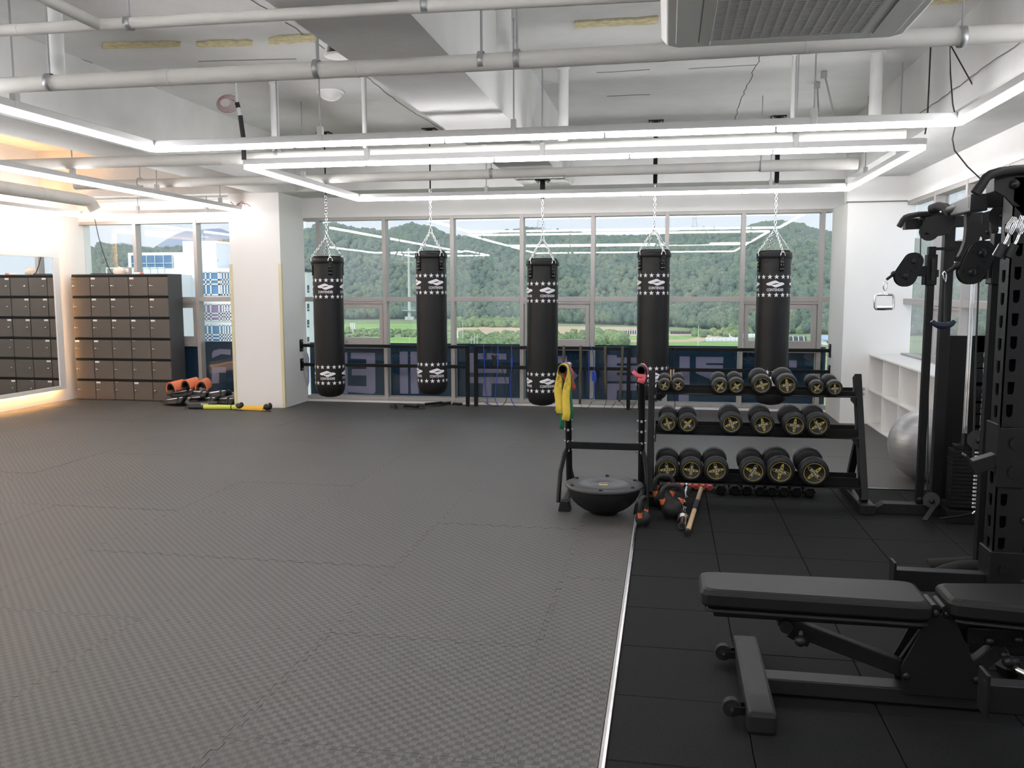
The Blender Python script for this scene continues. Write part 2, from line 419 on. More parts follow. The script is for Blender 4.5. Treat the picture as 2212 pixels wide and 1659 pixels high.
def mat_row(xs, ys, xe, straight_right, ybase):
    for i in range(len(xs)-1):
        for j in range(len(ys)-1):
            fe = (j == 0, straight_right and i == len(xs)-2, j == len(ys)-2, i == 0)
            eva(xs[i], xs[i+1], ys[j], ys[j+1], fe, rnd.random() < .3, rnd.uniform(-.0015, 0))
mat_row(xs+[STRIP_X-.025], ys, None, True, 0)
xs2 = [STRIP_X-.024, .435, 1.42, 2.36, XR-.003]; ys2 = [STRIP_Y+.02, 7.57, 8.54, 9.51, 10.48, YW-.005]
mat_row(xs2, ys2, None, True, 0)
# rubber gym tiles, 0.5 m
tm = MB().box(-.248, .248, -.2425, .2425, -.022, 0).mesh('rubber_tile', 'rubber_tile')
for i in range(6):
    x0 = STRIP_X+.5*i; x1 = min(x0+.5, XR)
    for j in range(14):
        y1 = STRIP_Y-.02-.487*j; y0 = y1-.487
        if x1-x0 > .45:
            o = bpy.data.objects.new('rubber_tile', tm); COL.objects.link(o); o.parent = fl; o.location = ((x0+x1)/2, (y0+y1)/2, rnd.uniform(-.0012, 0))
            b = o.modifiers.new('b', 'BEVEL'); b.width = .003; b.segments = 1
        else:
            MB().box(x0+.002, x1-.004, y0+.002, y1-.002, -.022, -.0005).build('rubber_tile', 'rubber_tile', fl)
# metal edging between the mats and the rubber tiles
e1 = struct('trim_1')
MB().box(STRIP_X-.022, STRIP_X-.012, -.19, STRIP_Y+.018, -.022, .002).build('edge_lip', 'alu', e1)
MB().box(STRIP_X-.011, STRIP_X-.001, -.19, STRIP_Y+.018, -.022, .006).build('edge_strip', 'alu_bright', e1)
MB().box(STRIP_X, XR, STRIP_Y-.004, STRIP_Y+.012, -.022, .005).build('edge_strip', 'alu_bright', e1)

def slab(name, m, *b):
    o = MB().box(*b).build(name, m); o['kind'] = 'structure'; return o
slab('wall_left', 'white_wall', XL-.2, XL, YB, YW+.25, -.02, ZC)
slab('wall_back', 'white_wall', XL-.2, XR+.3, YB-.2, YB, -.02, ZC)
ce = struct('ceiling')
MB().box(XL-.2, XR+.3, YB-.2, YW+.25, ZC, ZC+.2).build('slab', 'concrete_white', ce)
slab('ceiling_beam', 'concrete_white', -1.79, -1.21, YB, 10.9, ZB, ZC)
slab('ceiling_beam', 'concrete_white', -5.44, -4.85, YB, 10.9, ZB, ZC)
slab('ceiling_beam', 'concrete_white', XL, XR, 10.9, YW+.25, ZB, ZC)
slab('ceiling_beam', 'concrete_white', 2.04, XR+.3, YB, 10.9, ZB, ZC)
# window wall: bulkhead over the glazing, piers
slab('wall_front', 'white_wall', XL, XR+.25, YW, YW+.25, 2.61, ZB)
slab('wall_front_sill', 'white_wall', XL, XR+.25, YW+.02, YW+.25, -.02, .035)
pl = struct('wall_pillar_left')
MB().box(-5.83, -5.105, 10.92, YW+.02, -.02, ZB).build('pillar_shaft', 'white_wall', pl)
MB().box(-5.74, -5.30, YW+.02, YW+.16, -.02, ZB).build('light_stop', 'white_wall', pl)  # unseen infill added behind the pillar to block light
for x in (-5.83, -5.105):
    s = 1 if x < -5.5 else -1
    MB().box(x-.012 if s > 0 else x-.03, x+.03 if s > 0 else x+.012, 10.908, 10.95, 0.002, 1.95).build('corner_guard', 'ivory_guard', pl, .004)
pr_ = struct('wall_pillar_right')
MB().box(2.05, XR+.10, 10.75, YW+.02, -.02, 2.60).build('pillar_shaft', 'white_wall', pr_)
MB().box(2.20, XR+.06, YW+.02, YW+.16, -.02, 2.60).build('light_stop', 'white_wall', pr_)  # same added infill behind the right pier, keeps light out
MB().box(2.035, XR+.25, 10.735, 10.9, 2.60, ZB).build('pillar_head', 'white_wall', pr_)
MB().box(2.03, XR+.0, 10.73, 10.74, 2.595, 2.607).build('trim_line', 'crack_grey', pr_)  # thin dark trim line below the pillar head
# right wall: sill below, bulkhead above
slab('wall_right', 'white_wall', XR, XR+.25, YB, 10.75, -.02, .80)
slab('wall_right_head', 'white_wall', XR, XR+.25, YB, 10.9, 2.60, ZB)
slab('wall_right_rear', 'white_wall', XR, XR+.25, YB, 0.9, .80, 2.60)

# ---------------------------------------------------------------- glazing
def glazing(name, along, a0, joints, a1, base, dirx, awning, rows, film, depth=.135, mw=.055):
    """along='x' or 'y'; base = inner face, dirx = outward sign"""
    r = struct(name)
    def bx(b, u0, u1, d0, d1, z0, z1):
        d0, d1 = base+dirx*d0, base+dirx*d1
        if d0 > d1: d0, d1 = d1, d0
        return b.box(u0, u1, d0, d1, z0, z1) if along == 'x' else b.box(d0, d1, u0, u1, z0, z1)
    zb, zt, z0, z1 = rows                    # bottom, transom low, transom high, top
    for u in joints: bx(MB(), u-mw/2, u+mw/2, 0, depth, zb, z1).build('mullion', 'alu', r, .003)
    edges = [a0]+list(joints)+[a1]
    for k in range(len(edges)-1):
        u0 = edges[k]+(mw/2 if k else 0); u1 = edges[k+1]-(mw/2 if k < len(edges)-2 else 0)
        bx(MB(), u0, u1, 0.004, depth, zt, z0).build('transom', 'alu', r, .003)
        bx(MB(), u0, u1, 0.004, depth, z1-.045, z1).build('head_rail', 'alu', r, .003)
        bx(MB(), u0, u1, 0.004, depth, zb, zb+.05).build('bottom_rail', 'alu', r, .003)
        bx(MB(), u0, u1, depth-.030, depth-.022, z0, z1-.045).build('pane', 'glass', r)
        if k in awning:
            wz0 = .82
            f = MB(); t = .055
            bx(f, u0, u1, .02, depth-.02, wz0-.05, wz0); bx(f, u0, u1, .012, .07, zt-.03, zt)
            f.build('awning_frame', 'alu', r, .003)
            f = MB()
            bx(f, u0+.012, u0+.012+t, .03, .09, wz0, zt-.03); bx(f, u1-.012-t, u1-.012, .03, .09, wz0, zt-.03)
            bx(f, u0+.012+t, u1-.012-t, .03, .09, wz0, wz0+.10); bx(f, u0+.012+t, u1-.012-t, .03, .09, zt-.095, zt-.03)
            f.build('awning_sash', 'alu', r, .003)
            um = (u0+u1)/2-.12
            g = MB(); bx(g, um-.04, um+.04, .015, .03, wz0+.03, wz0+.05); bx(g, um-.012, um+.012, -.005, .03, wz0+.02, wz0+.06)
            g.build('sash_handle', 'galv', r, .002)
            bx(MB(), u0+.012+t, u1-.012-t, .056, .064, wz0+.10, zt-.095).build('pane', 'glass', r)
            bx(MB(), u0, u1, depth-.030, depth-.022, zb+.05, wz0-.05).build('pane', 'glass', r)
        else:
            bx(MB(), u0, u1, depth-.030, depth-.022, zb+.05, zt).build('pane', 'glass', r)
        if film:
            bx(MB(), u0+.004, u1-.004, depth-.019, depth-.016, zb+.053, (.765 if k in awning else .842)).build('window_film', 'film_navy', r)
    return r
ROWS = (.035, 1.432, 1.498, 2.61)
JM = [-4.89, -3.915, -2.937, -1.963, -.997, -.02, .957, 1.937]
w1 = glazing('window_1', 'x', -5.105, JM, 2.05, YW, 1, (1, 4, 7), ROWS, True)
w2 = glazing('window_2', 'x', XL, [-7.75, -6.78], -5.83, YW, 1, (1,), ROWS, True)
JR = [1.9, 2.876, 3.85, 4.83, 5.80, 6.78, 7.76, 8.73, 9.71]
w3 = glazing('window_3', 'y', .9, JR, 10.75, XR, 1, (8, 5, 2), (.80, 1.42, 1.485, 2.60), False)
# film lettering seen from behind: flat vinyl shapes on the navy film (outlines in metres on the glass plane)
def film_shape(parent, poly, ypl):
    MB().prism([V((x, ypl, z)) for x, z in poly], (0, .0015, 0)).build('film_lettering', 'film_lilac', parent)
YF = YW+.135-.0215
def fs(parent, pts, ox, oy, k): film_shape(parent, [(p.x, p.z) for p in [Fy(ox+x*k, oy+y*k, YF) for x, y in pts]], YF)
A = (640, 730, .20796); B = (1000, 730, .19892); C_ = (1380, 730, .20344); D = (330, 780, .15823)
for pts, o in [
    ([(70, 128), (95, 132), (120, 160), (134, 215), (136, 450), (124, 505), (100, 540), (70, 548)], A),
    ([(445, 150), (530, 150), (536, 580), (445, 580)], A),
    ([(567, 152), (818, 155), (823, 556), (815, 575), (790, 582), (538, 562), (536, 497), (728, 503), (728, 392), (577, 388), (577, 322), (727, 322), (727, 220), (567, 213)], A),
    ([(1073, 142), (1158, 142), (1162, 580), (1078, 578)], A), ([(1185, 142), (1272, 142), (1272, 580), (1190, 580)], A),
    ([(65, 165), (472, 170), (472, 235), (145, 232), (145, 300), (472, 305), (472, 383), (70, 380)], B),
    ([(70, 423), (498, 425), (498, 496), (312, 494), (310, 635), (214, 633), (218, 492), (70, 490)], B),
    ([(900, 195), (1130, 195), (1130, 275), (990, 275), (990, 330), (900, 330)], B),
    ([(1158, 318), (1252, 408), (1165, 500), (1050, 408)], B), ([(900, 585), (1040, 585), (1020, 660), (900, 660)], B),
    ([(1567, 185), (1672, 187), (1672, 212), (1885, 212), (1885, 275), (1672, 275), (1672, 302), (1885, 302), (1885, 375), (1672, 375), (1672, 405), (1885, 405), (1885, 470), (1567, 470)], B),
    ([(1567, 495), (1885, 495), (1885, 572), (1672, 568), (1668, 668), (1567, 668)], B),
    ([(432, 195), (541, 195), (538, 520), (428, 520)], C_), ([(424, 585), (531, 585), (530, 672), (422, 670)], C_),
    ([(605, 200), (898, 202), (896, 268), (716, 268), (716, 287), (895, 290), (890, 360), (760, 440), (605, 375)], C_),
    ([(1595, 237), (1677, 237), (1675, 315), (1595, 312)], C_)]:
    fs(w1, pts, *o)
for pts in ([(805, 80), (1000, 80), (1000, 160), (905, 160), (905, 300), (805, 310)],):
    fs(w2, pts, *D)
fs(w2, [(1535, 1050), (1545, 1030), (1590, 1018), (1670, 1022), (1670, 1062), (1600, 1055), (1535, 1085)], 0, 450, .29837)

# ---------------------------------------------------------------- posters stuck on the right-hand glass (seen from behind)
def poster(name, label, y0, y1, z0, z1, base, bits):
    t = thing(name, label, 'poster', (XR+.085, (y0+y1)/2, z0))
    MB().box(XR+.088, XR+.0895, y0, y1, z0, z1).build('sheet', base, t)
    for m, u0, u1, v0, v1 in bits:
        MB().box(XR+.087, XR+.0885, y0+(y1-y0)*u0, y0+(y1-y0)*u1, z0+(z1-z0)*v0, z0+(z1-z0)*v1).build('printing', m, t)
# ---------------------------------------------------------------- cracks and foam patches in the old slab
def crack(pts, r=.004):
    q = []
    for i in range(len(pts)-1):
        a, b = V(pts[i]), V(pts[i+1]); n = max(2, int((b-a).length/.12))
        for k in range(n): q.append(a.lerp(b, k/n)+V((rnd.uniform(-.012, .012), rnd.uniform(-.012, .012), 0)))
    q.append(V(pts[-1])); MB().tube(q, r, 4).build('crack', 'crack_grey', ce)
def cz(*ps): crack([tuple(Fz(x, y, ZC-.001)) for x, y in ps])
cz((130, 112), (200, 136)); cz((300, 185), (430, 235), (520, 265)); cz((540, 0), (590, 25)); cz((618, 48), (700, 105))
cz((1490, 148), (1636, 140)); cz((1645, 116), (1600, 215), (1585, 265)); cz((1290, 157), (1404, 150)); cz((1310, 208), (1404, 204)); cz((790, 165), (870, 228), (962, 285)); cz((430, 132), (640, 127))
crack([(2.03, 10.0, 3.05), (2.03, 7.6, 3.04), (2.03, 5.0, 3.05)], .004)
def patch(x0, y0, x1, y1, h):
    n = 9; top = []; bot = []
    for k in range(n):
        t = k/(n-1); x = x0+(x1-x0)*t; y = y0+(y1-y0)*t
        top.append(Fz(x, y-h*(.5+.4*rnd.random()), ZC-.012)); bot.append(Fz(x, y+h*(.5+.4*rnd.random()), ZC-.012))
    MB().prism(top+bot[::-1], (0, 0, .011)).build('foam_patch', 'foam_yellow', ce)
patch(222, 101, 390, 97, 8); patch(425, 97, 545, 95, 8); patch(580, 90, 690, 83, 10); patch(1242, 56, 1422, 45, 9); patch(1990, 6, 2090, -4, 14)
# ================================================================ LED FRAMES
def led_frame(label, runs, z, rods):
    """runs = list of ((x0,y0),(x1,y1)); rods = list of (x,y) hanger points"""
    xs = [p[0] for r in runs for p in r]; ys = [p[1] for r in runs for p in r]
    t = thing('light_frame', label, 'ceiling light', ((min(xs)+max(xs))/2, (min(ys)+max(ys))/2, z), 'hanging frames of light tubes')
    for (a, b) in runs:
        a = V((a[0], a[1], 0)); b = V((b[0], b[1], 0)); d = (b-a); L = d.length; d.normalize(); up = V((0, 0, 1)); n = max(1, round(L/1.2))
        MB().beam(a+up*(z+.045), b+up*(z+.045), .038, .05).build('channel', 'light_bar', t, .004)
        for k in range(n):
            p = a+d*(L*k/n+.006); q = a+d*(L*(k+1)/n-.006)
            MB().beam(p+up*z, q+up*z, .03, .036).build('light_tube', 'led', t, .008)
    for x, y in rods:
        hit = ZB if (-1.79 < x < -1.21 or -5.44 < x < -4.85 or x > 2.04 or y > 10.9) else ZC
        MB().box(x-.02, x+.02, y-.024, y+.024, z+.02, z+.13).build('bracket', 'light_bar', t, .003)
        MB().cyl((x, y, z+.13), (x, y, hit), .006, seg=6).build('hanger_rod', 'galv', t)
def px_on_y(px, y): return Fy(px, 290, y).x
ZL = 2.69
ax0, ax1, ay0, ay1 = -3.74, 1.945, 7.33, 10.22
led_frame('rectangular frame of glowing white tubes nearest the window wall, over the punching bags',
    [((ax0, ay0), (ax1, ay0)), ((ax1, ay0), (ax1, ay1)), ((ax1, ay1), (ax0, ay1)), ((ax0, ay1), (ax0, ay0))], ZL,
    [(px_on_y(792, ay0), ay0), (px_on_y(1172, ay0), ay0), (px_on_y(1720, ay0), ay0), (px_on_y(1050, ay1), ay1), (px_on_y(1668, ay1), ay1), (ax0, 8.6), (ax1, 8.1), (ax1, 9.4)])
bx0, bx1, by0, by1 = -3.98, 1.885, 2.05, 6.31
led_frame('rectangular frame of glowing white tubes in the middle of the ceiling, under the long pipe',
    [((bx0, by0), (bx1, by0)), ((bx1, by0), (bx1, by1)), ((bx1, by1), (bx0, by1)), ((bx0, by1), (bx0, by0))], ZL,
    [(px_on_y(692, by1), by1), (px_on_y(1110, by1), by1), (px_on_y(1757, by1), by1), (bx0, 4.85), (bx0, 3.2), (bx1, 4.6), (bx1, 3.2), (-1.0, by0)])
cx0, cx1, cy0, cy1 = -8.25, -5.66, -.2, 11.2
led_frame('long narrow frame of glowing white tubes beside the mirror wall, over the lockers',
    [((cx0, cy0), (cx1, cy0)), ((cx1, cy0), (cx1, cy1)), ((cx1, cy1), (cx0, cy1)), ((cx0, cy1), (cx0, cy0))], 2.645,
    [(cx1, 7.6), (cx1, 9.0), (cx1, 10.4), (cx1, 5.5), (-7.35, cy1), (-6.3, cy1), (cx0, 9.6), (cx0, 7)])
led_frame('rectangular frame of glowing white tubes behind the camera, out of the picture',
    [((bx0, -2.6), (bx1, -2.6)), ((bx1, -2.6), (bx1, 1.5)), ((bx1, 1.5), (bx0, 1.5)), ((bx0, 1.5), (bx0, -2.6))], ZL, [(bx0, -1), (bx1, -1), (-1.0, 1.5)])

led_frame('unseen frame of white tubes added to brighten the ceiling at the left rear',
    [((cx0, -4), (cx1, -4)), ((cx1, -4), (cx1, -.7)), ((cx1, -.7), (cx0, -.7)), ((cx0, -.7), (cx0, -4))], ZL, [(cx0, -2), (cx1, -2)])  # added frame out of view, lifts the left part of the slab
# ================================================================ PIPES
def pipe(name, label, pts, r, m, bands=(), hangers=(), seg=16):
    pts = [V(p) for p in pts]
    t = thing(name, label, 'pipe', pts[0])
    MB().tube(pts, r, seg).build('pipe_run', m, t)
    for (s, k) in bands:          # joints in the wrap: position along the run, size factor
        L = 0
        for i in range(len(pts)-1):
            d = pts[i+1]-pts[i]
            if L+d.length >= s or i == len(pts)-2:
                p = pts[i]+d.normalized()*(s-L); MB().cyl(p-d.normalized()*.03*k, p+d.normalized()*.03*k, r*1.05, seg=seg).build('coupling', m, t, .004); break
            L += d.length
    for (x, y, z) in hangers:
        hit = ZB if (-1.79 < x < -1.21 or -5.44 < x < -4.85 or x > 2.04) else ZC
        MB().cyl((x, y, z+r*.9), (x, y, hit), .007, seg=6).build('hanger_rod', 'galv', t)
        a = [V((x, y, z))+V((0, math.cos(q), math.sin(q)))*(r+.004) for q in [PI*2*i/16 for i in range(16)]]
        MB().ribbon(a+[a[0]], .03, .003, V((1, 0, 0))).build('pipe_clamp', 'galv', t)
    return t
def along(y, z, *pxs): return [(Fy(p, 130, y).x, y, z) for p in pxs]
pipe('wrapped_pipe', 'thick white wrapped pipe crossing the whole ceiling under the concrete beams', [(XL, 4.55, 2.785), (-1.0, 4.5, 2.762), (XR, 4.52, 2.79)], .044, 'pipe_wrap',
     [(4.1, 1), (5.9, 1), (7.0, .6), (8.6, .6), (9.3, .6), (10.3, 1.3)], along(4.5, 2.77, 105, 1040, 1117, 2075)+along(4.5, 2.77, 685))
ybar = 3.8; z2 = 2.835
pA = Fy(222, 55, ybar); pipe('wrapped_pipe', 'slim white wrapped pipe running along the very top left of the ceiling', [(-8.6, ybar, 2.845), (pA.x, ybar, 2.838), (-1.2, ybar, 2.83), (2.0, ybar, 2.80)], .0265, 'pipe_wrap',
     [(5.5, 1)], [(Fy(278, 40, ybar).x, ybar, z2), (Fy(918, 15, ybar).x, ybar, z2)])
pB = Fy(50, -6, 3.3)
pipe('branch_pipe', 'slanting white branch pipe joining the slim pipe in the top left corner', [(pB.x-.5, 3.0, 2.84), (pB.x, 3.3, 2.84), (pA.x-.02, ybar-.01, 2.838)], .0265, 'pipe_wrap')
pipe('wrapped_pipe', 'white wrapped pipe running behind the middle light frame, just above its tubes', [(-8.6, 7.62, 2.82), (-1.2, 7.55, 2.80), (Fy(1955, 287, 7.5).x, 7.5, 2.825)], .054, 'pipe_wrap', [(1.9, .8), (4.5, .7), (5.2, 1.6), (7, .8)], along(7.5, 2.81, 595, 1172, 1720))
pipe('wrapped_pipe', 'thinner white wrapped pipe running over the light frame nearest the window', [(-6.9, 9.3, 2.83), (-1.6, 9.2, 2.822), (.9, 9.2, 2.83)], .05, 'pipe_wrap', [(1.5, 1), (2.4, .7), (5, .7)], along(9.2, 2.83, 290, 1060, 1650))
pipe('wrapped_pipe', 'thick capped length of white pipe at the right end of the thinner window pipe', [(.9, 9.2, 2.83), (1.83, 9.2, 2.832)], .058, 'pipe_wrap', [(.4, .6)])
pipe('wrapped_pipe', 'fat white pipe running towards the lockers and ending in a capped elbow', [(-7.36, 4.0, 2.745), (-7.36, 9.6, 2.745), (-7.34, 10.0, 2.74), (-7.28, 10.08, 2.72), (-7.24, 10.12, 2.62)], .075, 'pipe_wrap', [(2.2, .6), (5.3, .8)], [(-7.36, 8.2, 2.745)], 20)
def stub(label, px, ytop, ybot_z, rpx, y, zt=ZC):
    p = Fy(px, ytop, y); r = rpx/FPX*y
    t = thing('drop_pipe', label, 'pipe', (p.x, y, ybot_z))
    MB().cyl((p.x, y, ybot_z), (p.x, y, zt), r, seg=14).build('pipe_run', 'pipe_pvc', t)
    MB().cyl((p.x, y, zt-.06), (p.x, y, zt), r*1.25, seg=14).build('collar', 'pipe_pvc', t)
stub('wide white drop pipe coming down beside the big concrete beam', 1088, 60, 2.80, 16, 4.56)
stub('white drop pipe at the left, above the thick wrapped pipe', 122, 110, 2.82, 17, 4.6)
stub('short white drop pipe near the hanging black conduit', 593, 225, 2.86, 9, 7.62)
stub('short white drop pipe right of the concrete beam, over the middle light frame', 1217, 210, 2.86, 11, 7.55)
stub('white drop pipe at the right, over the middle light frame', 1892, 190, 2.88, 12, 7.5)
stub('thin grey drop pipe left of the concrete beam', 784, 150, 2.86, 4, 7.55)
stub('thin drop pipe right of the beam, above the long pipe', 1716, 110, 2.88, 4, 7.5)
# slanted steel hangers on the slab
for px0, py0, px1, py1, y, lab in ((1780, 155, 1802, 250, 7.0, 'slanting grey steel hanger bolted to the slab above the middle light frame'), (1765, 178, 1768, 240, 7.1, 'short straight grey steel hanger beside the slanting one')):
    a = Fz(px0, py0, ZC-.004); b = Fy(px1, py1, a.y-.1)
    t = thing('steel_hanger', lab, 'hanger', a)
    MB().beam(a, b, .015, .015, (0, 1, 0)).build('rod', 'galv', t); MB().boxc(a-V((0, 0, .03)), (.05, .05, .06)).build('bracket', 'galv', t, .004)

# ---------------------------------------------------------------- ceiling cassette air conditioner
AZ = 2.62; ax, bx_ = -.045, .94; ya, yb = 2.93, 3.90
t = thing('air_conditioner', 'white ceiling cassette air conditioner with square louvred grille', 'air conditioner', ((ax+bx_)/2, (ya+yb)/2, AZ))
c = .045; o8 = lambda x0, x1, y0, y1, c, z: [V(p+(z,)) for p in ((x0+c, y0), (x1-c, y0), (x1, y0+c), (x1, y1-c), (x1-c, y1), (x0+c, y1), (x0, y1-c), (x0, y0+c))]
b = MB(); q1 = o8(ax, bx_, ya, yb, c, AZ+.035); q0 = o8(ax+.025, bx_-.025, ya+.025, yb-.025, c, AZ); q2 = o8(ax, bx_, ya, yb, c, AZ+.06)
b.add(q0+q1+q2, [tuple(range(8))[::-1]]+[(i, (i+1) % 8, (i+1) % 8+8, i+8) for i in range(8)]+[(i+8, (i+1) % 8+8, (i+1) % 8+16, i+16) for i in range(8)]+[tuple(range(16, 24))])
b.build('panel', 'ac_plastic', t, .006)
gx0, gx1, gy0, gy1 = ax+.205, bx_-.205, ya+.205, yb-.16
MB().box(gx0, gx1, gy0, gy1, AZ-.004, AZ-.001).build('grille_backing', 'ac_dark', t)
b = MB()
n = 26
for k in range(n+1):
    y = gy0+(gy1-gy0)*k/n; b.box(gx0, gx1, y-.0045, y+.0045, AZ-.012, AZ-.004)
b.build('grille_louvres', 'ac_grille', t)['kind'] = 'stuff'
b = MB(); n = 15
for k in range(n+1):
    x = gx0+(gx1-gx0)*k/n; b.box(x-.004, x+.004, gy0, gy1, AZ-.014, AZ-.004)
b.build('grille_ribs', 'ac_grille', t)['kind'] = 'stuff'
for x0, x1, y0, y1 in ((ax+.06, ax+.155, ya+.16, yb-.10), (bx_-.155, bx_-.06, ya+.16, yb-.10), (ax+.2, bx_-.2, yb-.115, yb-.05), (ax+.2, bx_-.2, ya+.06, ya+.15)):
    MB().box(x0, x1, y0, y1, AZ-.005, AZ).build('air_flap', 'ac_plastic', t, .004)
    if x1-x0 < .2: MB().box(x1-.004 if x0 < .4 else x0, x1 if x0 < .4 else x0+.004, y0+.02, y1-.02, AZ-.0065, AZ-.003).build('flap_slot', 'ac_dark', t)
MB().box(ax+.07, bx_-.07, ya+.07, yb-.07, AZ+.06, AZ+.33).build('casing', 'galv', t)
for x in (ax+.1, bx_-.1):
    for y in (ya+.1, yb-.1): MB().cyl((x, y, AZ+.3), (x, y, ZC), .006, seg=6).build('hanger_rod', 'galv', t)
# ---------------------------------------------------------------- small ceiling items
p = Fz(714, 197, ZC); t = thing('dome_lamp', 'clear round dome lamp on the slab left of the beam', 'ceiling light', p)
MB().lathe([(.13, 0), (.135, -.012), (.12, -.02)], p, 24).build('base_ring', 'ac_plastic', t)
MB().lathe([(.115, -.02), (.105, -.05), (.07, -.08), (.02, -.095), (1e-5, -.096)], p, 24).build('dome', 'dome_plastic', t)
p = Fy(736, 121, 5.2)
p.x = min(p.x, -1.81-.09)
t = thing('spotlight', 'black can spotlight with white rim on the side of the concrete beam', 'spotlight', p)
MB().lathe([(.05, .20), (.062, .17), (.086, .0), (.078, .0), (.05, .14), (1e-5, .15)], p, 24).build('can', 'band_black', t)
MB().lathe([(.086, -.003), (.100, -.004), (.102, .002), (.087, .004)], p, 24).build('rim', 'white_board', t)
MB().cyl(p+V((0, 0, .19)), (p.x, p.y, ZC), .01, seg=8).build('stem', 'galv', t)
# hanging black conduit with loose red wire
a = Fz(512, 165, ZC); y = 7.3
p0 = Fy(512, 222, y); p1 = Fy(519, 250, y); p2 = Fy(526, 300, y); p3 = Fy(527, 345, y)
t = thing('hanging_conduit', 'black conduit hanging from the slab with a coil of loose red wire', 'conduit', p3)
MB().cyl((p0.x-.01, y, ZC), p0, .012, seg=8).build('white_tube', 'pipe_pvc', t)
MB().tube([p0, p0.lerp(p1, .4)], .02, 10).build('tape', 'band_black', t)
MB().tube([p0.lerp(p1, .4), p1], .017, 10).build('white_tube', 'pipe_pvc', t)
MB().tube([p1, p2, p3], .021, 10).build('conduit', 'band_black', t)
b = MB(); q = Fy(487, 222, y)
for k in range(5):
    r = .05+.012*k; b.tube([q+V((r*1.1*math.cos(u+k), .01*k, r*.8*math.sin(u+k))) for u in [2*PI*i/14 for i in range(14)]], .0022, 4, True)
b.tube([q+V((.05, 0, .03)), p0+V((-.03, 0, .02)), p0], .0025, 4)
b.build('wire_coil', 'wire_red', t)
t = thing('loose_wire', 'short tangle of red and black wire on top of the white pillar', 'wire', Fy(520, 440, 10.85))
q = Fy(520, 442, 10.85); b = MB()
b.tube([Fy(498, 436, 10.85), Fy(508, 446, 10.85), Fy(520, 438, 10.85), Fy(532, 440, 10.85), Fy(541, 446, 10.85)], .005, 5)
b.tube([Fy(512, 442, 10.8), Fy(522, 434, 10.8), Fy(530, 444, 10.8)], .004, 5); b.build('strand', 'wire_red', t)
# ---------------------------------------------------------------- loose cable down to the cable machine, at the right
pts = [Fy(2052, 95, 6.6), Fy(2053, 160, 6.6), Fy(2058, 225, 6.6), Fy(2066, 262, 6.6), Fy(2057, 300, 6.6), Fy(2062, 325, 6.6), Fy(2090, 360, 6.6), Fy(2120, 388, 6.6), Fy(2140, 402, 6.6), Fy(2150, 402, 6.6)]
pts = [(2.10, pts[0].y, ZB+.01)]+[tuple(p) for p in pts]
t = tag(MB().tube(pts, .005, 6).build('power_cable', 'band_black'), 'thin black cable drooping from the ceiling beam towards the cable machine', 'cable')
t = tag(MB().tube([(Fy(2010, 105, 7.3).x, 7.3, ZC if Fy(2010, 105, 7.3).x < 2.04 else ZB), Fy(2003, 262, 7.3), Fy(1998, 290, 7.33)], .006, 6).build('power_cable', 'band_black'), 'straight black cable feeding the corner of the light frame', 'cable')
# ================================================================ PUNCHING BAGS
BR = 0.187
def wrap(poly, a0, z0, r, sc=1.0):
    """bend a flat shape (metres) round the bag; a=0 faces the room (-Y)"""
    out = []
    for u, v in poly:
        a = a0+u*sc/r; out.append(V((r*math.sin(a), -r*math.cos(a), z0+v*sc)))
    return out
def logo_polys(s):
    A = [(-1.0, -.08), (-.99, .08), (-.9, .27), (-.13, .97), (.02, 1.0), (.44, .46), (.40, .30), (-.02, .17), (-.36, -.14), (-.30, -.26), (-.62, -.50), (-.90, -.32)]
    Bq = [(-x, -y) for x, y in A]
    return [[(x*s, y*s*.37) for x, y in q] for q in (A, Bq)]
def chain(a, b, mb, link=.034, wr=.0042, w=.011):
    a, b = V(a), V(b); n = max(1, round((b-a).length/(link*.74))); d = (b-a).normalized(); x, y = frame_of(d)
    for k in range(n):
        c = a.lerp(b, (k+.5)/n); u = x if k % 2 == 0 else y
        pts = []
        for q in range(8):
            t = 2*PI*q/8; pts.append(c+d*(link/2*math.cos(t))+u*(w*math.sin(t)))
        mb.tube(pts, wr, 5, True)
